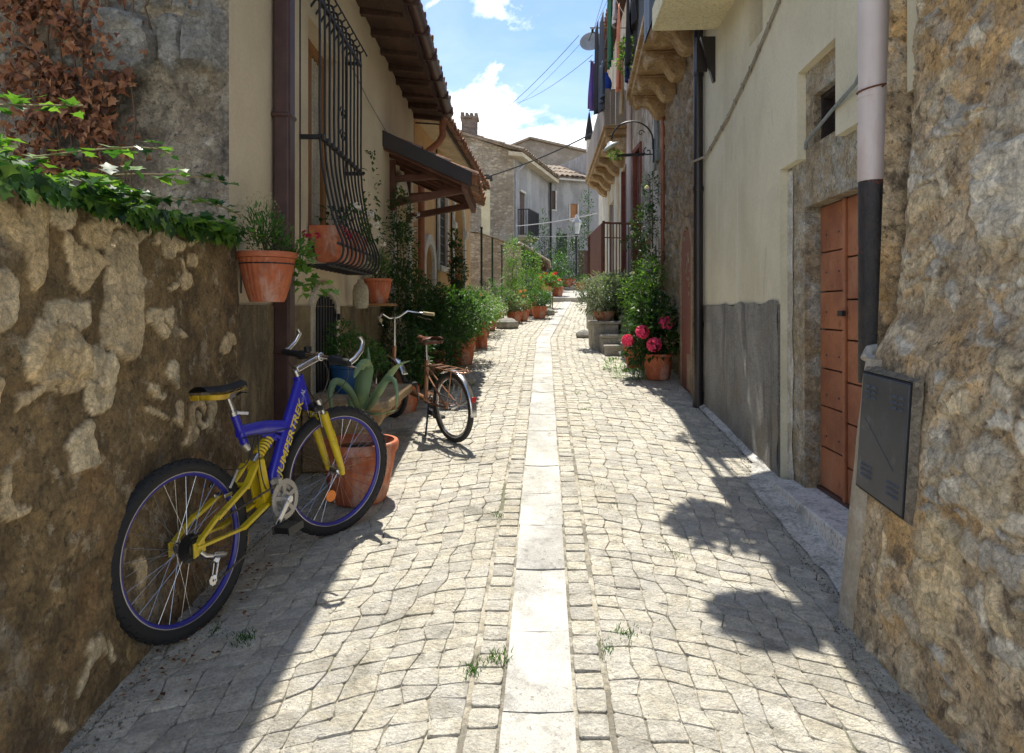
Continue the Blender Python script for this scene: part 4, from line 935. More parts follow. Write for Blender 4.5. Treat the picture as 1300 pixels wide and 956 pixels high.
t=MB(RB); t.hexa([(-.1,.3,7.36),(2.8,.3,7.36),(2.8,-4,8.7),(-.1,-4,8.7),(-.1,.3,7.44),(2.8,.3,7.44),(2.8,-4,8.8),(-.1,-4,8.8)]); mesh_obj('roof',t,SOF,h4)
# entrance stairs with landing
st_=thing('entrance_stairs','stone entrance steps rising to a landing beside the shabby corner house','stairs',(1.7,10.2,.8))
SS=mat('stair_stone',(.46,.43,.36),(.33,.30,.25),s=4,rough=.9,bump=.4,bs=45,layers=STONE+[((.20,.19,.14),3,.5,.7,(1,1,1),.5)])
t=MB(); 
for k,(a,b) in enumerate(((9.75,.945),(9.98,1.085),)):
    t.box(1.345 if k==0 else 1.32,2.12,a,a+.30,.6,b-.045); t.box(1.335 if k==0 else 1.31,2.12,a-.02,a+.30,b-.045,b)
mesh_obj('step',t,SS,st_,bevel=.012)
t=MB(); t.box(1.24,1.62,10.28,10.98,.6,1.235); t.box(1.22,1.66,10.25,11.0,1.235,1.28); mesh_obj('stair_block',t,SS,st_,bevel=.015)
t=MB()
for k in range(5): t.box(1.66,2.12,10.22+k*.16,11.02,.7,1.22+k*.15)
mesh_obj('inner_steps',t,SS,st_,bevel=.01)
t=MB(); t.box(1.47,2.12,11.0,13.4,.6,1.99); t.box(1.44,2.12,10.96,13.42,1.99,2.04); mesh_obj('landing',t,SS,st_,bevel=.01)
RR=mat('rust_red_paint',(.20,.08,.05)); RI=mat('rusty_brown_iron',(.16,.06,.035),(.10,.04,.025),s=9,rough=.8,bump=.2)
t=MB()
for k in range(13): x=1.50+k*.05; t.tube([(x,11.02,2.04),(x,11.02,2.86)],.008,6)
for k in range(18): t.tube([(1.49,11.02+k*.13,2.04),(1.49,11.02+k*.13,2.86)],.008,6)
t.tube([(1.49,11.02,2.87),(2.11,11.02,2.85)],.018,8); t.tube([(1.49,11.02,2.87),(1.49,13.3,2.87)],.018,8); t.tube([(1.49,11.02,2.63),(2.11,11.02,2.61)],.010,6)
t.tube([(1.49,11.02,2.02),(1.49,11.02,2.9)],.022,8); mesh_obj('railing',t,RI,st_)
t=MB(); t.box(1.455,1.475,11.05,12.6,1.98,2.85); mesh_obj('red_side_panel',t,RR,st_)
# ================================================================ bicycles
def rig(O,F,lean,steer_pt=None,steer_ax=None,ang=0):
    O=V(O);es=(V(F)-O).normalized();t=V((es.y,-es.x,0)).normalized();up=t.cross(es).normalized()
    a=radians(lean);eh=up*cos(a)-t*sin(a);n=es.cross(eh)
    def X(s,h,l): return O+es*s+eh*h+n*l
    def S(s,h,l):
        R=Matrix.Rotation(-radians(ang),3,V((steer_ax[0],steer_ax[1],0)).normalized())
        # local axes: s,h,l form a right handed frame (es x eh = n)
        p=R@(V((s,h,l))-V((steer_pt[0],steer_pt[1],0)))+V((steer_pt[0],steer_pt[1],0))
        return X(*p)
    return X,S
CHR=mat('polished_alloy',(.62,.62,.63),(.55,.55,.56),rough=.25,metal=1,bump=0)
RUBB=mat('black_rubber',(.018,.018,.019),(.012,.012,.013),rough=.75,bump=.15,bs=120)
BLK=mat('black_plastic',(.015,.015,.016),(.012,.012,.012),rough=.4,bump=0)
def wheel(th,X,cs,ch,R,rt,rimm,rimw,hubm,tyrem,knobs=0,nsp=32,side=0,brakeband=None,label=None):
    w=MB(X)
    Rr=R-rt*1.75
    for k in range(nsp):
        a=2*pi*k/nsp; sd_=1 if k%2 else -1; b=a+(.5 if (k//2)%2 else -.5)
        w.tube([(cs+.02*cos(b),ch+.02*sin(b),sd_*.028),(cs+(Rr-.016)*cos(a),ch+(Rr-.016)*sin(a),0)],.0009,4,False)
    w.tube([(cs,ch,-.045),(cs,ch,-.03),(cs,ch,-.029),(cs,ch,.029),(cs,ch,.03),(cs,ch,.045)],[.008,.008,.022,.016,.022,.008][:6],12)
    wo=mesh_obj('wheel',w,hubm,th,ang=60)
    t=MB(X); n=64; m=12; vs=[];fs=[]
    for i in range(n):
        a=2*pi*i/n
        for k in range(m):
            q=2*pi*k/m; rr=R-rt+rt*cos(q)*(1.0); vs.append((cs+rr*cos(a),ch+rr*sin(a),rt*.95*sin(q)))
    fs=[(i*m+k,i*m+(k+1)%m,((i+1)%n)*m+(k+1)%m,((i+1)%n)*m+k) for i in range(n) for k in range(m)]
    t.add(vs,fs)
    if knobs:
        for i in range(knobs):
            a=2*pi*i/knobs
            for (q,off_) in ((-.95,.5),(-.35,0),(.35,.5),(.95,0)):
                aa=a+off_*2*pi/knobs; r0=R-rt+rt*cos(q)*.97; l0=rt*.93*sin(q)
                da=.011/R; dr=.0042; nl=sin(q);nr=cos(q)
                p=[]
                for (u1,u2) in ((0,0),(1,0),(1,1),(0,1)):
                    an=aa+(u1-.5)*2*da; l=l0+(u2-.5)*.012*cos(q); r=r0-(u2-.5)*.012*sin(q)
                    p.append(((cs+r*cos(an),ch+r*sin(an),l),(cs+(r+dr*nr)*cos(an),ch+(r+dr*nr)*sin(an),l+dr*nl)))
                t.hexa([q_[0] for q_ in p]+[q_[1] for q_ in p])
    mesh_obj('tyre',t,tyrem,wo,ang=50)
    t=MB(X); n=64; prof=[(0,rimw),(-.024,rimw),(-.031,.005),(-.031,-.005),(-.024,-rimw),(0,-rimw)]
    vs=[(cs+(Rr+.012+r)*cos(2*pi*i/n),ch+(Rr+.012+r)*sin(2*pi*i/n),l) for i in range(n) for (r,l) in prof]; m=len(prof)
    t.add(vs,[(i*m+k,i*m+(k+1)%m,((i+1)%n)*m+(k+1)%m,((i+1)%n)*m+k) for i in range(n) for k in range(m)]); ro=mesh_obj('rim',t,rimm,wo,ang=40)
    if brakeband:
        t=MB(X)
        for sg in (-1,1):
            vs=[];n=64
            for i in range(n):
                a=2*pi*i/n
                for (r,l) in ((Rr+.002,rimw+.001),(Rr-.006,rimw+.001)): vs.append((cs+r*cos(a),ch+r*sin(a),sg*l))
            t.add(vs,[(i*2,i*2+1,((i+1)%n)*2+1,((i+1)%n)*2) for i in range(n)])
        mesh_obj('brake_track',t,brakeband,wo)
    return wo
O1=(-1.245,2.60,.212); F1=(-.90,3.57,.29)
X1,S1=rig(O1,F1,4.5,(.826,.86),(.052,-.16),-20)
# steering sign: front wheel turns towards the street
mb_=thing('mountain_bike','blue and yellow full suspension mountain bike leaning on the rough garden wall','bicycle',O1)
BLUE=mat('blue_frame_paint',(.022,.022,.42),(.018,.018,.36),s=4,rough=.3,bump=0,coat=.5,layers=[((.10,.09,.14),9,.60,.72,(1,1,1),.4)])
YEL=mat('yellow_frame_paint',(.68,.50,.012),(.60,.43,.01),s=4,rough=.4,bump=0,coat=.3,layers=[((.20,.14,.05),11,.58,.72,(1,1,1),.5)])
RIMB=mat('blue_anodised_rim',(.03,.03,.30),rough=.35,bump=0,spec=.6); SILV=mat('brushed_alloy',(.55,.53,.52),(.48,.46,.45),rough=.4,metal=.85,bump=0)
rw=wheel(mb_,X1,.03,.335,.335,.026,RIMB,.012,CHR,RUBB,46,32,brakeband=SILV)
# axis sign test: choose the rotation that moves the hub towards +X
tp=S1(1.03,.335,0); tq=X1(1.03,.335,0)
if tp.x<tq.x: X1,S1=rig(O1,F1,4.5,(.826,.86),(.052,-.16),20)
fw=wheel(mb_,S1,1.035,.335,.335,.026,RIMB,.012,CHR,RUBB,46,32,brakeband=SILV)
t=MB(S1); t.disc((.985,.215,.012),.030,16,(0,0,1),.012); mesh_obj('reflector',t,mat('orange_reflector',(.85,.22,.01),rough=.2,bump=0),fw)
def oval(mb,pts,w,h,n=14):
    """tube with an oval section in the s-h plane (h) and across (w)"""
    pts=[V(p) for p in pts]; vs=[]
    for i,p in enumerate(pts):
        d=(pts[min(i+1,len(pts)-1)]-pts[max(i-1,0)]).normalized(); x=V((0,0,1)); y=x.cross(d).normalized()
        hh=h[i] if isinstance(h,(list,tuple)) else h
        for k in range(n):
            a=2*pi*k/n; ca,sa=cos(a),sin(a); q=.62
            vs.append(p+x*(w*abs(ca)**q*(1 if ca>0 else -1))+y*(hh*abs(sa)**q*(1 if sa>0 else -1)))
    m=len(pts); mb.add(vs,[(i*n+k,i*n+(k+1)%n,(i+1)*n+(k+1)%n,(i+1)*n+k) for i in range(m-1) for k in range(n)]+[tuple(range(n))[::-1],tuple(range((m-1)*n,m*n))])
t=MB(X1)
oval(t,[(.557,.36,0),(.575,.45,0),(.70,.63,0),(.80,.765,0),(.838,.835,0)],.021,[.030,.034,.040,.042,.034])
oval(t,[(.385,.70,0),(.55,.685,0),(.705,.645,0)],.017,[.026,.028,.031])
oval(t,[(.826,.872,0),(.872,.700,0)],.022,.023)
t.tube([(.372,.79,0),(.418,.635,0)],.018,14); t.tube([(.556,.345,-.036),(.556,.345,.036)],.024,16)
t.hexa([(.50,.665,-.008),(.60,.66,-.008),(.62,.60,-.008),(.57,.615,-.008),(.50,.665,.008),(.60,.66,.008),(.62,.60,.008),(.57,.615,.008)])
t.tube([(.555,.60,-.018),(.555,.60,.018)],.015,10); t.beam((.60,.63,0),(.655,.60,0),.014,.03,(0,0,1))
fr_=mesh_obj('frame',t,BLUE,mb_,bevel=.001,ang=45)
def text3(th,X,txt,a,b,size,l,m,name='lettering',sx=1,shear=0,bold=.0):
    cu=bpy.data.curves.new('txt','FONT'); cu.body=txt; cu.size=1; cu.extrude=.01; cu.offset=bold; cu.shear=shear; cu.space_character=1.0
    ob=bpy.data.objects.new('txt',cu); C.objects.link(ob); dg=bpy.context.evaluated_depsgraph_get(); me=ob.evaluated_get(dg).to_mesh()
    xs_=[v.co.x for v in me.vertices]; x0,x1=min(xs_),max(xs_)
    a=V((*a,0));b=V((*b,0));d=(b-a); L=d.length; d.normalize(); u=V((-d.y,d.x,0))
    mb=MB(X); mb.add([tuple(a+d*((v.co.x-x0)/(x1-x0)*L)+u*(v.co.y*size)+V((0,0,l+v.co.z*.04))) for v in me.vertices],[tuple(p.vertices) for p in me.polygons])
    bpy.data.objects.remove(ob); o=mesh_obj(name,mb,m,th); return o
YLET=mat('yellow_lettering',(.75,.58,.05),rough=.4,bump=0)
text3(fr_,X1,'JUMPERTREK',(.594,.43),(.822,.745),.057,.0215,YLET,shear=.2,bold=.02)
text3(fr_,X1,'AL',(.826,.768),(.844,.795),.040,.0215,mat('silver_lettering',(.6,.6,.6),bump=0),bold=.01)
t=MB(X1); t.tube([(.405,.645,0),(.424,.622,0)],.0185,12); t.ball((.426,.617,0),.017,10,6); mesh_obj('end_cap',t,SILV,fr_)
# swing arm
t=MB(X1)
for sg in (-1,1):
    t.beam((.03,.335,sg*.062),(.30,.315,sg*.060),.012,.022,(0,0,1)); t.beam((.28,.315,sg*.060),(.47,.352,sg*.035),.014,.03,(0,0,1))
    t.beam((.035,.345,sg*.062),(.16,.415,sg*.060),.014,.022,(0,0,1)); t.beam((.15,.405,sg*.060),(.36,.48,sg*.045),.014,.028,(0,0,1)); t.beam((.34,.465,sg*.045),(.435,.545,sg*.030),.014,.034,(0,0,1))
    t.hexa([(.015,.30,sg*.058),(.075,.31,sg*.058),(.075,.36,sg*.058),(.02,.355,sg*.058),(.015,.30,sg*.066),(.075,.31,sg*.066),(.075,.36,sg*.066),(.02,.355,sg*.066)])
    t.hexa([(.445,.56,sg*.022),(.49,.55,sg*.022),(.505,.39,sg*.022),(.46,.36,sg*.022),(.445,.56,sg*.034),(.49,.55,sg*.034),(.505,.39,sg*.034),(.46,.36,sg*.034)])
t.tube([(.36,.475,-.05),(.36,.475,.05)],.011,8); t.box(.44,.49,.53,.555,-.03,.03)
t.beam((.46,.36,0),(.55,.35,0),.05,.04,(0,0,1)); sw=mesh_obj('swing_arm',t,YEL,mb_,bevel=.002)
t=MB(X1); t.tube([(.455,.545,0),(.50,.58,0)],.016,12); t.tube([(.47,.55,0),(.585,.635,0)],.008,8); sh=mesh_obj('shock_absorber',t,CHR,mb_)
t=MB(X1); a=V((.492,.572,0));b=V((.575,.628,0)); d=(b-a).normalized(); y=V((-d.y,d.x,0)); z=V((0,0,1)); pts=[]
for i in range(73): q=i/72; an=q*2*pi*6; pts.append(a.lerp(b,q)+(y*cos(an)+z*sin(an))*.021)
t.tube(pts,.0058,6); t.tube([a,a+d*.006],.026,14); mesh_obj('spring',t,YEL,sh)
# drivetrain
CRK=mat('worn_alloy',(.42,.40,.36),(.34,.32,.29),rough=.5,metal=.5,bump=.05)
def ring(mb,c,r0,r1,l0,l1,n=40,teeth=0):
    vs=[]
    for k in range(n):
        a=2*pi*k/n; rr=r1+(teeth if k%2 else 0)
        for (r,l) in ((r0,l0),(rr,l0),(rr,l1),(r0,l1)): vs.append((c[0]+r*cos(a),c[1]+r*sin(a),l))
    mb.add(vs,[(k*4+i,k*4+(i+1)%4,((k+1)%n)*4+(i+1)%4,((k+1)%n)*4+i) for k in range(n) for i in range(4)])
t=MB(X1); cc=(.562,.345)
ring(t,cc,.066,.088,.058,.062,80,.004); ring(t,cc,.05,.072,.048,.053,60,.003); ring(t,cc,.03,.05,.038,.044,44,.003); ring(t,cc,.012,.034,.044,.064)
for k in range(5):
    a=2*pi*k/5+.3; t.beam((cc[0]+.025*cos(a),cc[1]+.025*sin(a),.060),(cc[0]+.07*cos(a),cc[1]+.07*sin(a),.060),.02,.006,(0,0,1))
cs_=mesh_obj('crankset',t,CRK,mb_,ang=30)
t=MB(X1); t.beam((.565,.345,.078),(.452,.262,.086),.026,.014,(0,0,1)); t.tube([(.565,.345,.06),(.565,.345,.09)],.018,14); t.beam((.56,.345,-.07),(.67,.43,-.08),.026,.014,(0,0,1)); mesh_obj('crank_arm',t,CHR,cs_,bevel=.003)
for (s_,h_,l_) in ((.452,.258,.15),(.67,.43,-.14)):
    t=MB(X1); t.box(s_-.045,s_+.045,h_-.014,h_+.014,l_-.04,l_+.04); t.box(s_-.05,s_+.05,h_-.018,h_+.018,l_-.044,l_-.036); t.box(s_-.05,s_+.05,h_-.018,h_+.018,l_+.036,l_+.044); t.tube([(s_,h_,.085 if l_>0 else -.08),(s_,h_,l_)],.007,8); mesh_obj('pedal',t,BLK,cs_,bevel=.004)
t=MB(X1)
for k in range(7): ring(t,(.03,.335),.012,.026+.0045*(6-k),.030+k*.0042,.032+k*.0042,32,.003)
mesh_obj('cassette',t,BLK,rw)
t=MB(X1); t.tube([(.045,.315,.066),(.06,.295,.072),(.10,.278,.078)],[.010,.011,.009],8); t.tube([(.095,.285,.080),(.125,.275,.082),(.155,.262,.078)],[.009,.015,.010],8); t.beam((.12,.27,.055),(.088,.178,.055),.004,.014,(0,0,1)); t.beam((.132,.268,.068),(.098,.178,.068),.004,.010,(0,0,1)); ring(t,(.125,.262),.004,.019,.056,.066,16,.003); ring(t,(.092,.182),.004,.019,.056,.066,16,.003); dr=mesh_obj('rear_derailleur',t,CHR,mb_,bevel=.001)
t=MB(X1)
def chain(p,q):
    n=int((V(q)-V(p)).length/.0127)
    for i in range(n):
        a=V(p).lerp(V(q),i/n); b=V(p).lerp(V(q),(i+.8)/n); t.beam(a,b,.007 if i%2 else .004,.008,(0,1,0))
chain((.09,.163,.061),(.545,.262,.060)); chain((.03,.373,.045),(.56,.428,.058)); chain((.03,.30,.05),(.115,.245,.06)); mesh_obj('chain',t,mat('oily_chain',(.10,.09,.08),rough=.5,metal=.6,bump=0),mb_)
t=MB(X1); t.beam((.505,.45,.045),(.53,.37,.055),.02,.006,(0,0,1)); t.tube([(.488+.09*cos(a),.345+.09*sin(a),.06) for a in [radians(x) for x in range(100,190,10)]],.004,5) if False else None
t.box(.52,.545,.425,.45,.03,.07); mesh_obj('front_derailleur',t,CRK,mb_)
# fork in steering frame
t=MB(S1)
for sg in (-1,1):
    t.tube([(.925,.672,sg*.062),(.955,.575,sg*.062),(.96,.57,sg*.062),(1.02,.37,sg*.062),(1.03,.33,sg*.058)],[.021,.020,.022,.017,.014],12)
fk=mesh_obj('fork',t,YEL,mb_)
t=MB(S1); t.tube([(.958,.60,-.062),(.93,.64,-.04),(.925,.645,0),(.93,.64,.04),(.958,.60,.062)],.014,8); mesh_obj('brake_arch',t,YEL,fk)
t=MB(S1)
for sg in (-1,1): t.tube([(.898,.735,sg*.062),(.935,.64,sg*.062)],.013,12); t.tube([(.887,.752,sg*.062),(.898,.73,sg*.062)],.021,12)
mesh_obj('stanchion',t,CHR,fk)
t=MB(S1); t.box(.86,.915,.69,.72,-.08,.08); mesh_obj('fork_crown',t,BLK,fk,bevel=.008)
t=MB(S1)
for sg in (-1,1): t.beam((.925,.60,sg*.045),(.90,.70,sg*.05),.012,.014,(0,0,1)); t.box(.915,.965,.645,.66,sg*.02,sg*.03)
mesh_obj('front_brake',t,CHR,fk,bevel=.002)
t=MB(X1)
for sg in (-1,1): t.beam((.245,.50,sg*.05),(.30,.56,sg*.05),.012,.014,(0,0,1)); t.tube([(.30,.56,-.05),(.30,.56,.05)],.003,5); t.box(.235,.28,.46,.475,sg*.022,sg*.032)
mesh_obj('rear_brake',t,CHR,sw,bevel=.002)
# cockpit
t=MB(S1); t.tube([(.826,.865,0),(.810,.905,0)],.018,14); t.beam((.812,.903,0),(.945,.948,0),.030,.036,(0,0,1)); t.tube([(.95,.95,-.024),(.95,.95,.024)],.022,14)
sm=mesh_obj('stem',t,CHR,mb_,bevel=.006)
t=MB(S1); t.tube([(.93,.95,-.27),(.945,.95,-.12),(.95,.95,0),(.945,.95,.12),(.93,.95,.27)],.0125,10); hbr=mesh_obj('handlebar',t,CHR,mb_)
for sg in (-1,1):
    t=MB(S1); t.tube([(.945,.95,sg*.10),(.935,.95,sg*.13),(.932,.95,sg*.15),(.93,.95,sg*.275)],[.014,.022,.0175,.0175],12); t.box(.93,.98,.925,.965,sg*.115,sg*.15); mesh_obj('grip',t,RUBB,hbr,ang=50)
    t=MB(S1); t.tube([(.93,.95,sg*.272),(.96,.965,sg*.274),(1.0,1.0,sg*.272),(1.02,1.04,sg*.262),(1.005,1.065,sg*.258)],[.0145,.0135,.0125,.012,.011],10); mesh_obj('bar_end',t,CHR,hbr)
    t=MB(S1); t.tube([(.965,.935,sg*.13),(.99,.925,sg*.16),(.985,.915,sg*.21),(.985,.912,sg*.25)],[.008,.009,.007,.006],8); mesh_obj('brake_lever',t,CHR,hbr)
t=MB(S1); t.tube([(.96,.965,-.105),(.96,.99,-.105)],.020,12); mesh_obj('bell',t,BLK,hbr)
t=MB(X1); t.tube([(.35,.865,0),(.378,.772,0)],.0135,12); t.tube([(.370,.795,0),(.374,.778,0)],.022,12); t.beam((.372,.786,.02),(.41,.775,.045),.012,.008); sp_=mesh_obj('seat_post',t,CHR,mb_)
# saddle
def saddle(th,X,s0,s1,h,wr,wf,top,side,nm='saddle',thick=.045,tilt=0,lift=.022):
    n=20;m=14
    def prof(i): # s, half width, height
        t=i; w=wr*(1-t)**.9*(1 if t<.9 else 1)+wf if t>.02 else wr*.9+wf
        w=lerp(wr+wf,wf,sst(.12,.62,t)); e=min(1,(1-t)*7+.25)**.5*min(1,t*9+.35)**.5
        return lerp(s0,s1,t),w*e,h+lift*(1-t)**2.2+.010*sst(.6,1,t)-.012*sst(.9,1,t)+tilt*t
    def topf(i,j):
        s_,w,hh=prof(i); a=pi*j; return (s_,hh-thick*.45*(1-sin(a))-.004,w*cos(a))
    def sidef(i,j):
        s_,w,hh=prof(i); sg=1 if j<.5 else -1; q=(j*2 if j<.5 else (1-j)*2)
        return (s_,hh-thick*.45-.004-thick*.55*(1-q),sg*w*(1.0-.12*(1-q)))
    t=MB(X); t.grid(topf,n,m); t.grid(lambda i,j:(prof(i)[0],prof(i)[2]-thick-.002,prof(i)[1]*.86*(1-2*j)),n,4); so_=mesh_obj(nm,t,top,th,ang=70)
    for sg in (-1,1):
        t=MB(X); t.grid(lambda i,j,sg=sg:(prof(i)[0],prof(i)[2]-thick*.72-thick*.38*j*(1-sst(.45,.62,i)*.95),sg*prof(i)[1]*(1.0-.13*j)),n,4)
        t.grid(lambda i,j,sg=sg:(s0+.004,prof(0)[2]-thick*.72-thick*.38*j,sg*prof(0)[1]*i),4,4); mesh_obj('side_panel',t,side,so_,solid=.002)
    return so_
sd_=saddle(mb_,X1,.195,.465,.915,.052,.021,RUBB,mat('yellow_vinyl',(.68,.44,.02),rough=.45,bump=0),thick=.056)
t=MB(X1)
for sg in (-1,1): t.tube([(.225,.872,sg*.03),(.27,.865,sg*.022),(.36,.863,sg*.02),(.43,.885,sg*.012)],.0035,6)
t.box(.33,.37,.855,.875,-.025,.025); mesh_obj('saddle_rails',t,CHR,sd_)
CB=mat('black_cable_housing',(.015,.015,.016),rough=.4,bump=0)
def bez(a,b,c,d,n=16): return [V(a)*(1-t)**3+V(b)*3*t*(1-t)**2+V(c)*3*t*t*(1-t)+V(d)*t**3 for t in [i/n for i in range(n+1)]]
t=MB(X1); t.tube(bez((.93,.93,.18),(1.08,.82,.20),(1.0,.74,.08),(.90,.68,.03)),.0025,6); mesh_obj('brake_cable',t,CB,mb_)
t=MB(X1); t.tube(bez((.92,.93,-.12),(1.04,.78,-.12),(.97,.72,0),(.93,.66,.0)),.0025,6); mesh_obj('brake_cable',t,CB,mb_)
t=MB(X1); t.tube(bez((.90,.93,.1),(1.0,.84,.1),(.92,.72,.06),(.80,.72,.035)),.0025,6); mesh_obj('brake_cable',t,CB,mb_)
t=MB(X1); t.tube(bez((.47,.665,.03),(.43,.62,.06),(.415,.50,.06),(.47,.42,.04)),.0028,6); mesh_obj('brake_cable',t,CB,mb_)
t=MB(X1); t.tube(bez((.45,.665,.03),(.36,.60,.07),(.35,.55,.07),(.30,.56,.045)),.0028,6); mesh_obj('brake_cable',t,CB,mb_)
t=MB(X1); t.tube(bez((.2,.30,.07),(.05,.28,.10),(-.0,.22,.09),(.06,.25,.08)),.0025,6); mesh_obj('brake_cable',t,CB,mb_)
t=MB(X1); t.tube([(.385,.67,.02),(.70,.64,.025)],.0025,6); mesh_obj('brake_cable',t,CB,mb_)

# ---- folding bicycle
O2=(-.447,5.27,.43); F2=(-1.05,6.04,.49)
X2,S2=rig(O2,F2,3,(.96,.55),(.05,-.2),6)
fb=thing('folding_bicycle','small wheeled copper coloured folding bicycle with brown saddle parked by the stone bench','bicycle',O2)
CP=mat('copper_frame_paint',(.34,.17,.09),(.28,.13,.07),rough=.3,metal=.4,bump=0,coat=.3)
WTY=mat('grey_wall_tyre',(.04,.04,.04),bump=.1)
bw=wheel(fb,X2,.02,.275,.275,.021,CHR,.012,CHR,WTY,0,28); wheel(fb,S2,1.05,.275,.275,.021,CHR,.012,CHR,WTY,0,28)
def fender(th,X,cs,a0,a1):
    t=MB(X); vs=[]; n=24
    for i in range(n+1):
        a=radians(lerp(a0,a1,i/n))
        for k in range(7):
            q=pi*k/6; r=.284+.012*sin(q); vs.append((cs+r*cos(a),.275+r*sin(a),.031*cos(q)))
    t.add(vs,[(i*7+k,i*7+k+1,(i+1)*7+k+1,(i+1)*7+k) for i in range(n) for k in range(6)])
    for sg in (-1,1): t.tube([(cs,.275,sg*.05),(cs+.29*cos(radians(a1*.8+a0*.2)),.275+.29*sin(radians(a1*.8+a0*.2)),sg*.03)],.003,5)
    return mesh_obj('mudguard',t,CHR,th,solid=.0015)
fender(fb,X2,.02,55,185); fender(fb,S2,1.05,-10,150)
t=MB(X2); t.tube([(.96,.46,0),(.80,.30,0),(.42,.27,0)],[.022,.024,.024],14); t.tube([(.40,.62,0),(.43,.27,0)],.017,12); t.tube([(.955,.66,0),(.985,.42,0)],.020,12)
for sg in (-1,1): t.tube([(.02,.275,sg*.055),(.41,.26,sg*.03)],.009,8); t.tube([(.02,.275,sg*.055),(.405,.52,sg*.02)],.008,8)
mesh_obj('frame',t,CP,fb)
t=MB(S2)
for sg in (-1,1): t.tube([(.985,.44,sg*.045),(1.05,.275,sg*.05)],.011,8)
t.tube([(.985,.44,-.045),(.985,.44,.045)],.014,8); mesh_obj('fork',t,CP,fb)
t=MB(S2); t.tube([(.955,.62,0),(.93,.90,0)],.013,10); t.tube([(.78,.93,-.25),(.83,.935,-.22),(.92,.955,-.13),(.94,.91,-.05),(.94,.905,0),(.94,.91,.05),(.92,.955,.13),(.83,.935,.22),(.78,.93,.25)],.009,8); hbr=mesh_obj('handlebar',t,CHR,fb)
for sg in (-1,1):
    t=MB(S2); t.tube([(.72,.925,sg*.275),(.82,.935,sg*.23)],.015,10); mesh_obj('grip',t,mat('cream_rubber',(.55,.45,.25),bump=0),hbr)
    t=MB(S2); t.tube([(.86,.91,sg*.19),(.78,.885,sg*.23),(.73,.88,sg*.25)],.005,6); mesh_obj('brake_lever',t,CHR,hbr)
t=MB(X2); t.tube([(.405,.60,0),(.41,.76,0)],.012,10); t.tube([(.40,.60,0),(.401,.63,0)],.021,10); mesh_obj('seat_post',t,CHR,fb)
so2=saddle(fb,X2,.27,.54,.79,.075,.022,mat('brown_leather',(.16,.055,.03),(.12,.04,.022),s=12,rough=.35,bump=.1,coat=.3),mat('brown_leather_side',(.14,.05,.03),rough=.5),thick=.06,lift=.02)
t=MB(X2)
for sg in (-1,1):
    t.tube(bez((.42,.55,sg*.03),(.35,.575,sg*.06),(.0,.575,sg*.07),(-.14,.57,sg*.06),12)+[V((-.17,.57,0))],.006,6)
    t.tube([(.02,.275,sg*.06),(-.06,.57,sg*.062)],.005,6)
for s_ in (.28,.16,.04,-.08): t.tube([(s_,.572,-.062),(s_,.572,.062)],.005,6)
t.tube([(-.17,.57,-.03),(-.18,.62,0),(-.17,.57,.03)],.006,6); mesh_obj('luggage_rack',t,CP,fb)
t=MB(X2); ring(t,(.43,.26),.045,.075,.05,.054,40,.003); ring(t,(.43,.26),.01,.03,.05,.056)
t.beam((.43,.26,.065),(.40,.12,.07),.018,.01,(0,0,1)); t.beam((.43,.26,-.065),(.46,.40,-.07),.018,.01,(0,0,1)); cs_=mesh_obj('crankset',t,CHR,fb)
for (s_,h_,l_) in ((.40,.11,.11),(.46,.41,-.11)):
    t=MB(X2); t.box(s_-.045,s_+.045,h_-.012,h_+.012,l_-.035,l_+.035); mesh_obj('pedal',t,BLK,cs_,bevel=.004)
t=MB(X2); t.beam((.43,.335,.05),(.02,.31,.045),.008,.008,(0,0,1)); t.beam((.43,.19,.05),(.02,.24,.045),.008,.008,(0,0,1)); t.box(.25,.31,.17,.21,-.05,-.03); t.tube([(.33,.25,-.03),(.22,.02,-.13)],.008,6); mesh_obj('chain_and_stand',t,BLK,fb)
t=MB(X2); t.box(-.275,-.262,.36,.40,-.02,.02); mesh_obj('reflector',t,mat('red_reflector',(.5,.02,.01),rough=.2,bump=0),fb,bevel=.003)
# ================================================================ plants and pots along the left
def plcv(nm,c): return mat(nm,c,G3(c,.8),bump=.05,rough=.5)
HP='potted plants along the left wall'
# wall pot on its ring by the corner
t=potted('large ribbed orange wall pot of wispy herbs and trailing geranium hung at the house corner',-1.265,3.50,1.505,.145,.255,[(0,0,.33,.13,.13,.12),(-.03,-.02,.40,.10,.10,.10),(.10,.06,.27,.08,.10,.06)],900,.035,.009,'mid',2,bowl=.62,upb=.9)
f=MB(); blob_leaves(f,[(-1.13,3.62,1.74,.07,.08,.07),(-1.10,3.60,1.63,.04,.06,.10),(-1.06,3.66,1.58,.10,.08,.04),(-1.14,3.72,1.82,.05,.05,.06)],90,.045,.05,1); mesh_obj('geranium_leaves',f,GR('light'),t,recalc=False)
f=MB(); blob_leaves(f,[(-1.30,3.48,1.98,.11,.10,.08)],500,.012,.006,2,upb=.5,shell=.1); mesh_obj('seed_heads',f,leafmat('straw_seed',[(.3,.27,.15),(.42,.38,.24)],.2,.8),t,recalc=False)
f=MB(); 
for p in ((-1.13,3.70,1.88),(-1.10,3.66,1.86),(-1.07,3.72,1.87),(-1.16,3.64,1.77)): flowerball(f,p,.022,12)
mesh_obj('flower',f,leafmat('crimson_petal',[(.25,.005,.03),(.45,.01,.05)],.3,.6),t,recalc=False)
f=MB(L1); f.tube([(3.5+.135*cos(a),.155+.135*sin(a),1.70) for a in [2*pi*i/20 for i in range(20)]],.004,5,closed=True); f.tube([(3.5,.02,1.70),(3.5,.02,1.55)],.005,5); mesh_obj('wall_ring',f,DARK,t)
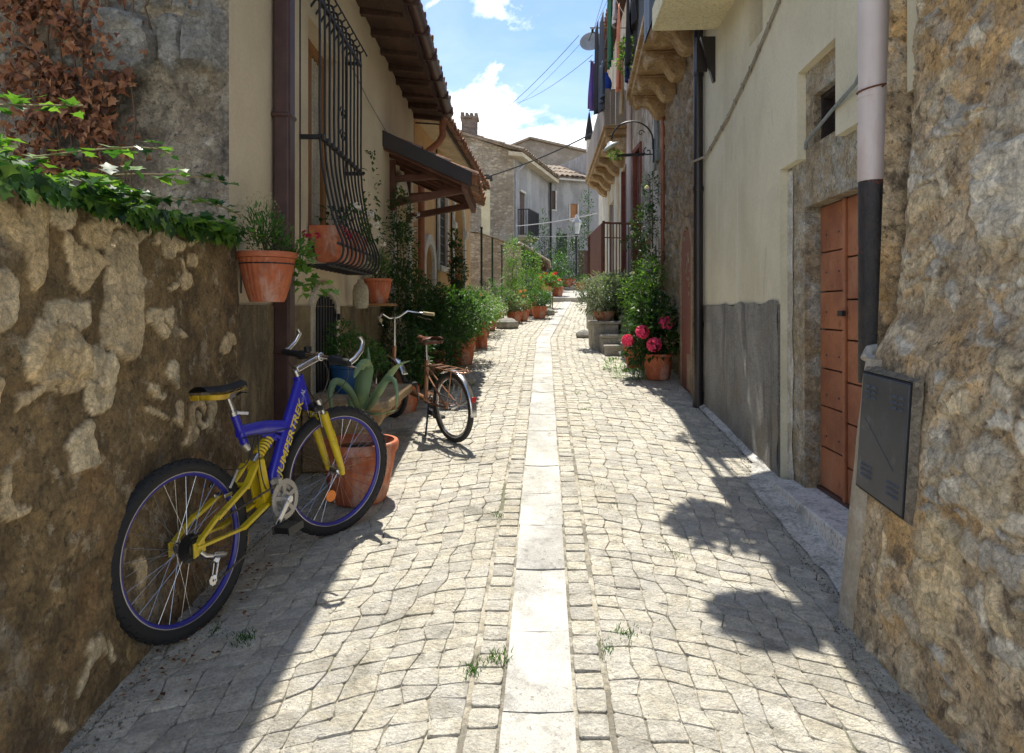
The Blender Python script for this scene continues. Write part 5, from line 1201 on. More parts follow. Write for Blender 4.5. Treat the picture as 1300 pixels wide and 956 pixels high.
t=potted('smaller orange pot of wispy herbs on the plinth ledge beyond the barred window',-1.27,6.42,1.52,.13,.235,[(0,0,.33,.12,.12,.13),(0,.02,.42,.09,.09,.09)],700,.04,.010,'mid',2,bowl=.66,upb=.9)
f=MB(); blob_leaves(f,[(-1.27,6.42,1.96,.12,.10,.08)],400,.014,.007,2,upb=.5,shell=.1); mesh_obj('seed_heads',f,leafmat('straw_seed',[(.3,.27,.15)]),t,recalc=False)
f=MB(L1); f.box(6.25,6.62,.0,.30,1.495,1.52); mesh_obj('wooden_shelf',f,WOODY,t,bevel=.003)
# trough in the grille
t=thing('window_box','terracotta trough with white and crimson flowers inside the window grille','window box',(-1.28,5.12,1.80))
f=MB(L1); vs=[]
for (z,w,l) in ((1.80,.07,.36),(1.97,.10,.42),(2.0,.11,.44),(2.05,.11,.44),(2.05,.095,.425),(1.99,.09,.41)):
    for (a,b) in ((-1,-1),(1,-1),(1,1),(-1,1)): vs.append((5.12+a*l,.125+b*w,z))
f.add(vs,[(i*4+k,i*4+(k+1)%4,(i+1)*4+(k+1)%4,(i+1)*4+k) for i in range(5) for k in range(4)]+[(0,1,2,3)]); mesh_obj('pot',f,TERRA(),t,bevel=.004)
f=MB(L1); f.box(4.74,5.5,.04,.21,1.98,2.0); mesh_obj('soil',f,SOIL(),t)
f=MB(); blob_leaves(f,[(-1.30,4.9,2.12,.08,.15,.09),(-1.24,5.3,2.15,.10,.25,.12),(-1.12,5.55,2.12,.08,.16,.10),(-1.18,5.70,2.5,.06,.06,.35)],260,.05,.03,0); mesh_obj('foliage',f,GR('dark'),t,recalc=False)
f=MB()
for p in ((-1.14,4.98,2.22),(-1.10,5.5,2.15),(-1.09,5.6,2.08),(-1.13,5.42,2.22),(-1.08,5.7,2.02)): flowerball(f,p,.036,16)
mesh_obj('flower',f,leafmat('white_petal',[(.55,.48,.50),(.8,.75,.74)],.3,.6),t,recalc=False)
f=MB()
for p in ((-1.18,4.72,2.02),(-1.16,4.78,1.98)): flowerball(f,p,.03,12)
mesh_obj('flower',f,leafmat('crimson_petal',[(.25,.005,.03)]),t,recalc=False)
# hanging jug
f=MB(); f.lathe([(0,0),(.055,.005),(.068,.03),(.068,.15),(.055,.20),(.03,.225),(.025,.25),(.0,.25)],(-1.30,5.82,1.47),20); jg=solo('hanging_container',f,mat('aged_plastic',(.46,.42,.30),(.38,.33,.22),s=8,bump=.08),'yellowed plastic container hanging under the window grille','container')
f=MB(); f.tube([(-1.30,5.82,1.71),(-1.27,5.78,1.78)],.003,5); f.tube([(-1.345,5.82,1.62),(-1.385,5.82,1.62),(-1.39,5.82,1.52),(-1.35,5.82,1.50)],.008,6); mesh_obj('handle',f,DARK,None) if False else None
# big pot with agave beside front wheel
ag=thing('agave_pot','big ribbed terracotta pot with a curling agave behind the mountain bike front wheel','potted plant',(-.925,4.05,.325))
mesh_obj('pot',pot_mesh(-.915,4.05,.325,.225,.36,bowl=.70,rim=.16),TERRA(),ag)
f=MB(); f.lathe([(0,.30),(.12,.31),(.20,.29)],(-.915,4.05,.325),20); mesh_obj('soil',f,SOIL(),ag)
ly=MB()
def agleaf(pts,w,d=(0,0,1)):
    w*=.8
    # thick channelled leaf along pts
    P_=[V(p) for p in pts]; out=[]
    for i in range(len(P_)-1):
        a=P_[max(i-1,0)];b=P_[i];c=P_[i+1];e=P_[min(i+2,len(P_)-1)]
        for k in range(5):
            t=k/5; out.append(.5*((2*b)+(c-a)*t+(2*a-5*b+4*c-e)*t*t+(3*b-a-3*c+e)*t*t*t))
    out.append(P_[-1]); n=len(out); vs=[]
    side=None
    for i,p in enumerate(out):
        t=i/(n-1); dr=(out[min(i+1,n-1)]-out[max(i-1,0)]).normalized()
        s_=dr.cross(V(d)); s_=s_.normalized() if s_.length>.2 else (side or V((1,0,0))); 
        if side and s_.dot(side)<0: s_=-s_
        side=s_; nn=s_.cross(dr); ww=w*(.75+.5*sin(pi*min(1,t*1.3)))*(1-t**3)**.8+.002
        for (a,h) in ((-1,.25),(-.5,.02),(0,-.06),(.5,.02),(1,.25),(.5,-.14),(0,-.28),(-.5,-.14)): vs.append(p+s_*ww*a+nn*ww*h)
    ly.add(vs,[(i*8+k,i*8+(k+1)%8,(i+1)*8+(k+1)%8,(i+1)*8+k) for i in range(n-1) for k in range(8)])
c0=(-.93,4.03,.72)
def A(px,py,d=4.0): return ((px-650)*d/860,d,1.47-(py-392)*d/860)
agleaf([A(457,518),A(459,495,3.95),A(463,470,3.93),A(464,463,3.88),A(455,467,3.84),A(449,480,3.82)],.05,(0,1,0))
agleaf([A(463,520),A(478,500,3.95),A(497,474,3.9),A(508,463,3.88),A(521,458,3.86)],.022,(0,.6,.8))
agleaf([A(465,521),A(480,500,3.85),A(490,483,3.8),A(500,484,3.76),A(504,500,3.74),A(503,517,3.74)],.02,(0,1,.2))
agleaf([A(455,520),A(446,500,3.9),A(434,487,3.85),A(424,486,3.82),A(419,500,3.8),A(420,520,3.8),A(412,533,3.8)],.022,(0,1,.2))
agleaf([A(460,523),A(475,526,3.8),A(490,524,3.72),A(505,520,3.70)],.022,(0,0,1))
agleaf([A(452,520),A(444,512,4.0),A(440,505,4.1)],.02,(0,1,0)); agleaf([A(455,520,4.05),A(452,505,4.12),A(451,498,4.15)],.03,(0,1,0))
agleaf([A(462,519,4.1),A(468,470,4.2),A(467,440,4.25)],.018,(0,1,0)); agleaf([A(450,522),A(440,526,3.9),A(432,524,3.8)],.016,(0,0,1))
mesh_obj('agave_leaves',ly,mat('agave_skin',(.16,.24,.13),(.10,.17,.085),s=3,rough=.5,bump=.1,st=(1,1,.3),layers=[((.30,.34,.10),4,.55,.7,(1,1,1),.5)]),ag,ang=60)
# carved stone bench
bn=thing('stone_bench','carved ochre stone bench with a scrolled end against the house wall','bench',(-1.15,5.0,.4))
BST=mat('ochre_bench_stone',(.46,.33,.18),(.34,.23,.12),s=4,rough=.9,bump=.5,bs=45,layers=[((.56,.48,.34),4,.54,.7,(1,1,1),.6),((.14,.10,.06),7,.56,.7,(1,1,1),.5)])
f=MB(); f.box(-1.40,-.80,4.45,5.45,.80,.87); mesh_obj('seat',f,BST,bn,bevel=.015)
for (ya,yb) in ((4.5,4.64),(5.1,5.26)):
    f=MB(); pr=[(-1.40,.38),(-.98,.38),(-1.0,.46),(-1.05,.55),(-1.0,.63),(-.90,.68),(-.86,.74),(-.86,.80),(-1.40,.80)]; n=len(pr)
    f.add([(x,ya,z) for x,z in pr]+[(x,yb,z) for x,z in pr],[tuple(range(n)),tuple(range(n,2*n))[::-1]]+[(i,(i+1)%n,n+(i+1)%n,n+i) for i in range(n)]); mesh_obj('leg',f,BST,bn,bevel=.012,ang=25)
potted('blue plastic pot of feathery green foliage standing on the stone bench',-1.17,4.85,.87,.13,.20,[(.02,.02,.30,.20,.2,.11),(.16,.1,.22,.12,.15,.09),(-.04,.0,.42,.12,.12,.10)],1500,.035,.016,'mid',0,pm=plcv('blue_plastic',(.02,.10,.26)),ribs=False)
f=MB(); f.lathe([(0,0),(.03,0),(.012,.02),(.01,.05),(.04,.06),(.048,.09),(.03,.12),(.0,.125)],(-.985,4.62,.87),16); solo('small_ornament',f,mat('dark_pewter',(.09,.08,.09),rough=.35,metal=.5,bump=.05),'small dark metal urn ornament on the front of the stone bench','ornament')
# tall dark climber behind folding bike
potted('tall dark climbing shrub rising beside the canopy behind the brown saddle',-1.20,7.3,.62,0,0,[(0,0,.35,.34,.35,.45),(.05,.1,.9,.28,.35,.45),(-.02,.2,1.45,.18,.3,.36),(-.07,.4,1.9,.13,.3,.3),(.35,.1,.3,.3,.3,.35)],4600,.055,.028,'dark',0,stems=10,cat='climbing shrub',name='climbing_shrub')
f=MB()
for (z,y) in ((2.5,7.8),(2.25,7.75),(2.4,7.9),(2.0,7.7),(2.6,8.1)): flowerball(f,(-1.13,y,z),.035,14)
solo('white_blossoms',f,leafmat('white_petal',[(.55,.48,.50)]),'cluster of white blossoms on the climber by the door surround','flowers',recalc=False)
f=MB(); blob_leaves(f,[(-1.12,6.55,1.18,.10,.14,.22),(-1.08,6.7,1.0,.08,.1,.2)],420,.07,.008,2,upb=.2); solo('dried_plant',f,leafmat('straw_leaf',[(.33,.27,.16),(.5,.43,.30)],.2,.8),'pale dried stalks standing behind the folding bicycle handlebar','dried plant',recalc=False)
potted('leafy bush in a terracotta pot just behind the folding bicycle',-1.02,6.35,.50,.16,.26,[(0,0,.42,.24,.24,.2),(.05,.2,.55,.2,.25,.22)],900,.06,.035,'dark',0)
# run of bushes: x,y,r,h, blobs...
import itertools
specs=[
 ('dense round dark green bush in a clay pot beyond the brown saddle',-.98,8.0,.20,.34,[(0,0,.58,.44,.45,.36),(.16,.3,.68,.40,.4,.36),(-.12,.1,.92,.30,.4,.28),(.12,-.2,.4,.36,.3,.22)],4200,.055,.028,'dark',0),
 ('broad glossy laurel like bush overflowing a tall terracotta pot',-.66,9.0,.18,.36,[(0,0,.58,.38,.42,.30),(.05,.3,.68,.38,.45,.32),(-.25,.2,.78,.32,.4,.28),(-.1,-.2,.42,.3,.3,.18)],4000,.055,.026,'mid',0),
 ('grey green oleander bush in a pot near the orange house door',-.80,10.4,.16,.34,[(0,0,.55,.38,.4,.32),(.18,.4,.66,.36,.4,.32)],2400,.06,.022,'grey',0),
 ('low yellow green shrub in a clay pot below the small arched door',-.90,9.9,.17,.28,[(0,0,.48,.30,.3,.22),(.2,.1,.42,.22,.25,.2)],900,.045,.02,'light',0),
 ('upright dark magnolia sapling with reddish tips before the arched doorway',-.95,11.6,.18,.30,[(0,0,.75,.18,.2,.25),(.02,.05,1.15,.17,.2,.25),(.0,.0,1.5,.13,.15,.2),(-.04,.0,1.75,.08,.1,.14)],900,.075,.042,'dark',0),
 ('mixed flowering shrub in a terracotta pot at the foot of the green stakes',-.52,12.0,.15,.26,[(0,0,.46,.38,.36,.28),(-.2,.3,.62,.30,.3,.26),(.1,.5,.5,.32,.3,.24)],1900,.05,.024,'light',0),
 ('small pot of grey lavender near the green stakes',-.42,13.0,.13,.2,[(0,0,.42,.32,.3,.28)],1300,.05,.010,'grey',2),
 ('round clipped green shrub in a pot halfway up the lane',-.30,14.2,.15,.24,[(0,0,.46,.36,.32,.32),(-.2,.1,.7,.26,.2,.26)],1900,.05,.022,'mid',0),
 ('tall bright yellow green bamboo like plant up the lane on the left',.02,17.0,.22,.3,[(0,0,.9,.25,.3,.45),(.0,.1,1.5,.22,.25,.40),(.05,.0,.6,.3,.3,.3)],1900,.10,.018,'light',2),
 ('tall loose pale green shrub with fine leaves up the lane on the left',.42,16.2,.22,.32,[(0,0,.75,.34,.35,.38),(.05,.1,1.25,.28,.3,.34),(.12,.0,.5,.4,.3,.3)],2300,.05,.022,'light',0),
 ('deep green rounded shrub at the bend with its pot in the sun',.62,15.4,.18,.28,[(0,0,.46,.26,.26,.24),(.12,.1,.36,.2,.2,.18)],900,.06,.03,'mid',0),
 ('small terracotta pot of trailing green at the bend of the lane',.22,14.9,.17,.24,[(0,0,.36,.22,.22,.16)],600,.05,.024,'mid',0),
 ('potted shrub with broad blue green leaves beside the trailing pot',.05,14.4,.17,.24,[(0,0,.38,.24,.24,.2),(-.1,.1,.5,.2,.2,.2)],600,.07,.04,'grey',0),
]
for s_ in specs:
    lb,x,y,r,h,bl,n,L,W,g_,k_=s_
    fl=()
    if 'flowering' in lb: fl=[('salmon_petal',(.75,.20,.12),[(U(-.3,.3),U(-.4,.1),U(.45,.75)) for _ in range(8)],.03)]
    if 'reddish' in lb: fl=[('red_tip_leaf',(.40,.08,.04),[(U(-.1,.16),U(-.15,.1),U(.6,1.7)) for _ in range(16)],.035)]
    if 'trailing green at' in lb: fl=[('salmon_petal',(.75,.20,.12),[(U(-.2,.1),U(-.2,.1),U(.4,.75)) for _ in range(5)],.035)]
    potted(lb,x,y,gz(y)+.004,r,h,bl,n,L,W,g_,k_,flowers=fl,group=HP,stems=8)
t=potted('red geraniums in a pot on a thin iron stand by the lane steps',.93,18.4,gz(18.4)+.45,.17,.22,[(0,0,.30,.34,.30,.2),(.2,0,.26,.24,.2,.14)],800,.06,.05,'light',1,flowers=[('scarlet_petal',(.75,.03,.015),[(U(-.25,.4),U(-.3,.1),U(.22,.5)) for _ in range(12)],.04)])
f=MB()
for a in range(3): f.tube([(.93+.12*cos(a*2.1),18.4+.12*sin(a*2.1),gz(18.4)),(.93+.1*cos(a*2.1),18.4+.1*sin(a*2.1),gz(18.4)+.46)],.012,6)
mesh_obj('stand',f,RI,t)
f=MB(); f.tube([(1.02,17.0,gz(17)),(1.02,17,gz(17)+.62)],.014,6); f.tube([(1.02,17,gz(17)+.6),(1.12,17,gz(17)+.66)],.01,6); f.disc((1.02,17,gz(17)+.01),.14,14,(0,0,1),.03); solo('iron_stake',f,RI,'thin rusty iron stake standing at the sunny bend of the lane','stake')
# low orange cylinder pot and rocks by the left kerb
f=pot_mesh(-.48,10.6,gz(10.6),.10,.42,ribs=False,bowl=.95); solo('clay_cylinder',f,TERRA(),'tall narrow empty clay cylinder at the edge of the planting','clay pot')
for i,(x,y,r,lb) in enumerate(((-.10,13.4,.24,'grey boulder among the pots below the green stakes'),(.85,16.3,.20,'flat pale stone at the foot of the deep green shrub'),(1.27,11.9,.16,'rounded stone beside the stair block'),(-.56,7.6,.16,'low kerb stone at the foot of the dark bushes'))):
    f=MB(); f.ball((x,y,gz(y)+r*.3),(r,r*.9,r*.55),12,8,.08); solo('rock',f,mat('grey_rock',(.36,.34,.29),(.24,.23,.2),s=6,bump=.6),lb,'rock')
# foliage hedge row filling behind
potted('row of tangled evergreen planting against the lower orange wall',-1.12,9.0,.70,0,0,[(0,0,.45,.22,.6,.38),(.02,1.2,.35,.22,.6,.3),(.08,2.4,.38,.2,.6,.28),(.16,3.6,.32,.2,.6,.24)],2600,.055,.028,'dark',0,stems=12,cat='shrubs',name='shrub_row')
# ================================================================ right side plants
potted('clay bowl of bushy grey green shrub standing on the stair block',1.44,10.60,1.28,.18,.15,[(0,.02,.46,.40,.36,.30),(-.12,0,.28,.32,.28,.22),(.22,.12,.55,.34,.3,.24),(-.28,.05,.50,.20,.2,.18)],3400,.045,.022,'grey',0,ribs=False,bowl=.6,pm=TERRA2())
potted('broad leaved dark plant filling the corner below the red railing',1.86,10.75,1.30,.14,.2,[(0,0,.35,.24,.2,.3),(-.1,-.1,.25,.26,.25,.2),(.05,-.3,.1,.25,.3,.3)],1100,.07,.042,'dark',0)
hy=potted('pink hydrangea in a terracotta pot at the foot of the stone house',1.71,7.95,gz(7.95),.17,.30,[(0,0,.50,.30,.3,.26),(-.18,.05,.40,.24,.26,.22),(-.0,.2,.75,.26,.3,.26)],1300,.085,.05,'dark',0,ribs=False,bowl=.8,
  flowers=[('pink_petal',(.72,.07,.20),[(.06,-.16,.66),(-.10,-.28,.42),(-.38,-.16,.46),(-.22,-.2,.56)],.085)])
potted('tangled light green shrub in a pot behind the hydrangea',1.62,8.75,gz(8.75),.18,.3,[(.08,0,.62,.30,.34,.34),(.05,.1,.95,.28,.3,.28),(.14,0,1.2,.22,.3,.24)],2600,.05,.02,'light',0)
potted('tall climbing rose with pale blooms on the peeling wall above the hydrangea',1.93,9.3,gz(9.3),.15,.28,[(0,0,.7,.22,.25,.4),(-.05,0,1.30,.26,.25,.28),(-.12,-.05,1.85,.20,.2,.30),(-.02,0,2.35,.13,.15,.28),(-.28,0,1.62,.16,.15,.12)],2200,.05,.028,'dark',0,flowers=[('cream_petal',(.75,.70,.62),[(-.2,-.18,.95),(-.3,-.15,1.2),(-.12,-.2,2.35),(-.3,-.12,1.75),(-.05,-.2,1.5),(-.15,-.2,1.35)],.035)],stems=9)
f=MB(); blob_leaves(f,[(1.45,8.0,gz(8)+.05,.25,.2,.07),(1.3,8.6,gz(8.6)+.06,.15,.2,.09)],500,.05,.014,2); solo('ground_weeds',f,GR('light'),'low trailing weeds spilling onto the cobbles beside the hydrangea pot','weeds',recalc=False)
# ================================================================ laundry and dishes
def cloth(name,label,fn_u,z0,z1,m,cat='laundry',fold=.03,k=5,taper=0):
    """hanging cloth: fn_u gives the two top corners (x,y)"""
    (xa,ya),(xb,yb)=fn_u; mb=MB(); ph=U(0,6); L=sqrt((xb-xa)**2+(yb-ya)**2); nx_,ny_=-(yb-ya)/L,(xb-xa)/L
    def g(i,j):
        q=1-taper*j; ii=.5+(i-.5)*q; d=fold*(.25+.75*j)*sin(ii*k*2*pi/1.0*.5+ph+j*1.3)+.01*noise.noise(V((i*4,j*4,ph)))
        return (lerp(xa,xb,ii)+nx_*d,lerp(ya,yb,ii)+ny_*d,lerp(z1,z0,j)+.03*sin(i*5+ph)*j)
    mb.grid(g,28,24); return solo(name,mb,m,label,cat,'laundry on the balconies',solid=.003,ang=70)
def cm_(n,c): return mat('cloth_'+n,c,G3(c,.8),s=6,rough=.9,bump=.15,bs=150)
bx=lambda y,o=.52: RB(y-6.6,o,0)[:2]
cloth('shirt','black shirt hanging over the grey balcony railing',(bx(8.1,.53),bx(8.7,.53)),4.95,5.56,cm_('black',(.012,.012,.014)))
cloth('towel','white and grey towel hanging at the top of the balcony railing',(bx(8.7),bx(8.9)),5.2,5.56,cm_('white',(.62,.60,.60)))
cloth('trousers','black trousers hanging long from the balcony railing',(bx(8.35,.58),bx(8.65,.58)),4.55,5.56,cm_('black',(.012,.012,.014)))
cloth('blue_shirt','dark navy shirt low on the balcony railing',(bx(8.75,.56),bx(8.98,.56)),4.5,5.3,cm_('navy',(.02,.035,.16)))
cloth('orange_cloth','faded orange sheet hanging from the far end of the balcony railing',(bx(9.0,.66),bx(9.35,.66)),4.45,5.56,cm_('orange',(.62,.22,.12)),taper=.1)
cloth('beige_sheet','beige sheet hanging below the orange sheet',(bx(9.35,.60),bx(9.55,.60)),4.2,5.1,cm_('beige',(.50,.40,.26)))
cloth('white_vest','small white vest above the green net',(bx(9.3,.70),bx(9.6,.70)),5.5,5.95,cm_('white',(.62,.60,.60)))
for i,(y,o,z0,z1,nm,c,lb) in enumerate(((10.4,.60,5.3,6.6,'green_net',(.03,.13,.06),'dark green net hanging beside the orange sheet'),(11.2,.62,4.8,6.4,'grey_trousers',(.05,.06,.08),'charcoal trousers hanging beyond the green net'),(12.0,.60,5.0,6.6,'black_coat',(.015,.015,.018),'long black coat hanging furthest along the line'),(10.9,.66,4.9,5.5,'slate_cloth',(.07,.10,.14),'slate blue cloth hanging low under the green net'))):
    a=RC(y-9.32,o,0)[:2]; b=RC(y-9.32+.45,o,0)[:2]; cloth(nm,lb,(a,b),z0,z1,cm_(nm,c))
f=MB(); f.tube([RB(2.95,.5,5.52),RC(1.0,.62,6.3),RC(3.2,.62,6.62)],.004,5); f.tube([RC(.5,0,6.62),RC(.5,.7,6.62)],.012,5); f.tube([RC(3.1,0,6.62),RC(3.1,.7,6.62)],.012,5); f.tube([RC(.5,.62,6.62),RC(3.1,.62,6.62)],.004,5); solo('clothes_line',f,GC,'wire clothes line on brackets above the board fronted balcony','clothes line')
cloth('purple_scarf','lilac scarf hanging alone under the satellite dish',((1.60,13.8),(1.74,14.1)),5.55,6.55,cm_('lilac',(.26,.16,.46)),taper=-.5,fold=.04)
f=MB(); f.tube([(2.1,13.95,6.60),(1.58,13.95,6.56)],.008,5); solo('line_pole',f,GC,'thin rod holding the lilac scarf out from the wall','rod')
f=MB(); 
def bag(i,j): a=2*pi*i; r=.17*(.6+.4*sin(pi*min(1,j*1.1))); return (1.82+r*cos(a)*1.1,13.6+r*sin(a)*.8,5.75+.42*j+.03*sin(a*3+j*4))
f.grid(bag,20,8); solo('blue_bag',f,cm_('royal',(.02,.07,.42)),'bright blue bag hung on the wall beside the lilac scarf','bag',ang=70)
for (y,z,o,r) in ((8.9,4.72,.56,.12),(8.95,4.95,.55,.10),(7.3,5.1,.55,.14)):
    f=MB(); p=RB(y-6.6,o,z); blob_leaves(f,[(*p,r,r,r*1.4)],120,.06,.035,0)
    solo('railing_plant',f,GR('light'),{8.9:'trailing green plant at the far foot of the grey railing',8.95:'leafy sprig halfway up the far end of the grey railing',7.3:'yellow flowering plant at the near end of the grey railing'}[y],'plant',recalc=False)
# unseen plants and rug added on the near balcony railing to shade the cobbles
for (y,o,z,r,lb) in ((5.7,.70,5.1,.30,'unseen leafy plant added at the far end of the near balcony for its shade'),(4.72,.78,4.95,.17,'unseen small dense plant added on the near balcony railing for its shade')):
    f=MB(); p=RA(y,o,z); blob_leaves(f,[(*p,r,r,r*.8),(p[0]-.05,p[1]-.1,p[2]-.3,r*.7,r*.7,r*.6)],650,.09,.06,0,shell=.1)
    solo('added_shade_plant',f,GR('mid'),lb,'plant',recalc=False)
cloth('added_shade_rug','unseen grey rug added on the near balcony railing for its straight edged shadow',(RA(4.6,.60,0)[:2],RA(5.3,.60,0)[:2]),4.45,5.08,cm_('rug',(.22,.20,.19)),fold=.02)
# satellite dish
dt=thing('satellite_dish','grey round satellite dish sticking out from the upper corner wall','satellite dish',(1.95,14,6.9))
f=MB(); D=V((-.25,-.9,.35)).normalized(); c=V((1.63,13.9,6.92)); x=D.orthogonal().normalized(); y=D.cross(x); vs=[];
for i in range(7):
    r=.235*i/6
    for k in range(24): a=2*pi*k/24; vs.append(c+(x*cos(a)+y*sin(a))*r+D*(.06*(i/6)**2))
f.add(vs,[(i*24+k,i*24+(k+1)%24,(i+1)*24+(k+1)%24,(i+1)*24+k) for i in range(6) for k in range(24)]); mesh_obj('dish',f,mat('dish_grey',(.36,.38,.38),rough=.5,bump=.03),dt,solid=.006)
f=MB(); f.tube([c-D*.01,c-D*.08,(2.12,14.1,6.85)],.018,8); f.tube([c-x*.2,c+D*.28-x*.08],.01,6); f.tube([c-y*.1-D*.02,c+D*.26-x*.1],.008,6); f.tube([c+D*.24-x*.08,c+D*.33-x*.1],.025,8); mesh_obj('feed_arm',f,DARK,dt)
# scrolled lamp bracket
lt=thing('street_lamp','white shaded street lamp on a scrolled wrought iron bracket arching over the landing','street lamp',(2.1,9.87,3.7))
f=MB(); wx=2.08; pts=[(wx,9.87,3.72),(wx,9.87,3.95)]
f.tube([(wx-.02,9.87,3.6),(wx-.02,9.87,3.95)],.012,6)
arc=[(wx-.03-.0,9.87,3.80)]+[(wx-.03-.30+.30*cos(a),9.87,3.93+.27*sin(a)) for a in [radians(q) for q in range(0,181,15)]]
arc=[(x+(-.0),y,z) for x,y,z in arc]; f.tube(arc,.012,7)
sc1=[(wx-.10+.07*(1-t)*cos(t*8+2),9.87,3.76+.07*(1-t)*sin(t*8+2)) for t in [i/16 for i in range(15)]]; f.tube(sc1,.009,6)
sc2=[(wx-.20+.05*(1-t)*cos(t*8),9.87,4.03+.05*(1-t)*sin(t*8)) for t in [i/16 for i in range(15)]]; f.tube(sc2,.007,6)
mesh_obj('bracket',f,DARK,lt)
f=MB(); f.lathe([(.0,.08),(.03,.075),(.05,.05),(.125,.015),(.13,.0),(.12,.0),(.045,.04),(.0,.045)],(wx-.63,9.87,3.83),20,axis=lambda a,b,c_:Matrix.Rotation(radians(-28),3,'Y')@V((a,b,c_))); mesh_obj('lamp_shade',f,mat('white_enamel',(.66,.66,.60),rough=.35,bump=.03),lt)
f=MB(); f.ball((wx-.645,9.87,3.85),.035,10,8); mesh_obj('bulb',f,mat('bulb_glass',(.75,.75,.72),rough=.15,bump=0),lt)
f=MB(); f.beam((1.53,10.0,3.73),(1.53+.42,10.0,3.75),.03,.04); f.tube([(1.95,10,3.75),(2.13,10,3.75)],.01,6); io=solo('flower_bracket',f,DARK,'short dark iron arm sticking out under the street lamp','bracket')
f=MB(); blob_leaves(f,[(1.52,10.0,3.74,.10,.1,.08)],160,.04,.02,0,shell=.1); solo('moss_clump',f,GR('light'),'small green plant clump on the end of the dark iron arm','plant',recalc=False)
# dried vine on the gable
dv=thing('dried_vine','dead brown creeper leaves hanging on the stone gable above the ivy','dead creeper',(-2.3,3.35,2.2))
f=MB()
for _ in range(1700):
    x=-2.22+rnd.gauss(0,.13)+.10*sin(2.0)*0; z=U(2.15,3.3); x+=lerp(.0,.12,(3.3-z)/1.1)*0+(-.12 if z>2.9 else 0)*U(0,2)+ (.10*(2.8-z) if z<2.8 else 0)
    if noise.noise(V((x*6,z*5,3)))<-.25-.25*U(-1,1)*.5: continue
    f.leaf((x,3.345-U(0,.09),z),(U(-1,1),U(-.8,.1),-1+U(-.3,.8)),(U(-.4,.4),-1,U(-.2,.4)),U(.02,.055),U(.02,.05),.4,U(-.3,.7),rnd.choice((0,1)))
for (x0,z0,n) in ((-1.99,2.95,10),(-1.92,2.62,14),(-1.95,2.55,12),(-1.98,2.35,16),(-2.45,2.6,30),(-1.72,3.02,5),(-1.6,3.0,5)):
    for _ in range(n): f.leaf((x0+rnd.gauss(0,.03),3.345-U(0,.06),z0+rnd.gauss(0,.04)),(U(-1,1),U(-.8,.1),-1),(U(-.4,.4),-1,0),U(.03,.06),U(.03,.06),.35,U(-.2,.5),1)
mesh_obj('dead_leaves',f,leafmat('dead_brown_leaf',[(.06,.022,.009),(.14,.048,.016),(.24,.085,.027),(.34,.17,.075)],.15,.7),dv,recalc=False)
f=MB()
for k in range(9):
    x=-2.35+k*.06; f.tube([(x+.05*noise.noise(V((k,i*.5,0))),3.35-.01,2.0+i*.13) for i in range(11)],.005,5)
f.tube([(-1.78,3.34,2.85),(-1.80,3.32,2.95),(-1.74,3.33,3.08),(-1.70,3.33,3.3)],.006,5); mesh_obj('vine_stem',f,mat('bark_brown',(.14,.09,.05),bump=.2),dv)
# fallen leaves / litter at wall foot
f=MB()
for _ in range(60):
    y=U(2.2,3.2); x=-1.30+U(0,.25); f.leaf((x,y,gz(y)+.015),(U(-1,1),U(-1,1),.1),(0,0,1),U(.015,.03),U(.012,.02),.2,.1)
struct('leaf_litter',f,leafmat('dead_brown_leaf',[(.1,.04,.01)]),'stuff',recalc=False)
# ================================================================ beyond: stakes, stone house, grey houses
GN=mat('dark_green_paint',(.025,.06,.03),bump=0)
for (x,y,lb) in ((-.63,14,'nearest and tallest of the dark green iron stakes'),(-.465,16,'middle one of the dark green iron stakes'),(-.27,18,'farthest dark green iron stake with a small cross piece')):
    f=MB(); f.tube([(x,y,gz(y)),(x,y,3.13)],.022,8); f.tube([(x,y,3.12),(x,y,3.16)],.028,8)
    if y>17: f.tube([(x-.12,y,2.95),(x+.12,y,3.0)],.014,6)
    solo('green_stake',f,GN,lb,'stake','dark green stakes on the left')
f=MB(); 
for z in (2.0,2.7): f.tube([(-.63,14,z),(-.465,16,z+.05),(-.27,18,z+.1)],.003,4)
solo('tie_wire',f,GC,'thin wires strung between the green stakes','wire')
FS=mat('far_rubble_stone',(.50,.42,.31),(.36,.29,.20),s=1.2,rough=.95,bump=.8,bs=12,vor=(6.5,(1,1,2.0),(.33,.275,.20),.09,.30),layers=[((.60,.55,.46),1.3,.54,.72,(1,1,1),.5)])
h6=thing('rubble_stone_house','rubble stone gable house with a stubby brick chimney left of the sky','house',(-3,24,1.9))
GYH=mat('grey_render',(.34,.33,.32),(.27,.26,.25),s=.8,rough=.93,bump=.2,bs=20,layers=[((.52,.51,.49),1.4,.52,.7,(1,1,.4),.5),((.26,.25,.23),1.1,.58,.74,(1,1,.3),.5)])
f=MB(); f.add([(-6,24,0),(.06,24,0),(.06,24,7.05),(-1.75,24,7.65),(-6,24,6.6)],[(0,1,2,3,4)]); f.quad((-6,24,0),(-6,24,6.6),(-6,32,6.6),(-6,32,0)); mesh_obj('gable_wall',f,FS,h6)
RF=Fr(.06,24,1.51,4.8,1)
f=MB(RF); f.quad((0,0,0),(0,0,7),(0,-.02,7),(0,-.02,0)); 
for k in range(22): 
    z=.3+k*.31; w=U(.18,.42); f.box(-.0,.03,-w,.012,z,z+.27)
mesh_obj('quoin_stones',f,mat('far_quoin',(.56,.47,.34),(.44,.36,.25),s=5,bump=.4,island=.2),h6,bevel=.01)
f=MB(RF); holes=[(.75,1.35,4.15,5.75),(1.1,1.6,2.2,3.3),(3.2,3.45,4.75,5.3),(3.1,3.95,.9,3.3,.42),(.4,.9,2.95,3.2)]
panel(f,.01,5.03,0,6.95,holes,.15); mesh_obj('grey_facade',f,GYH,h6)
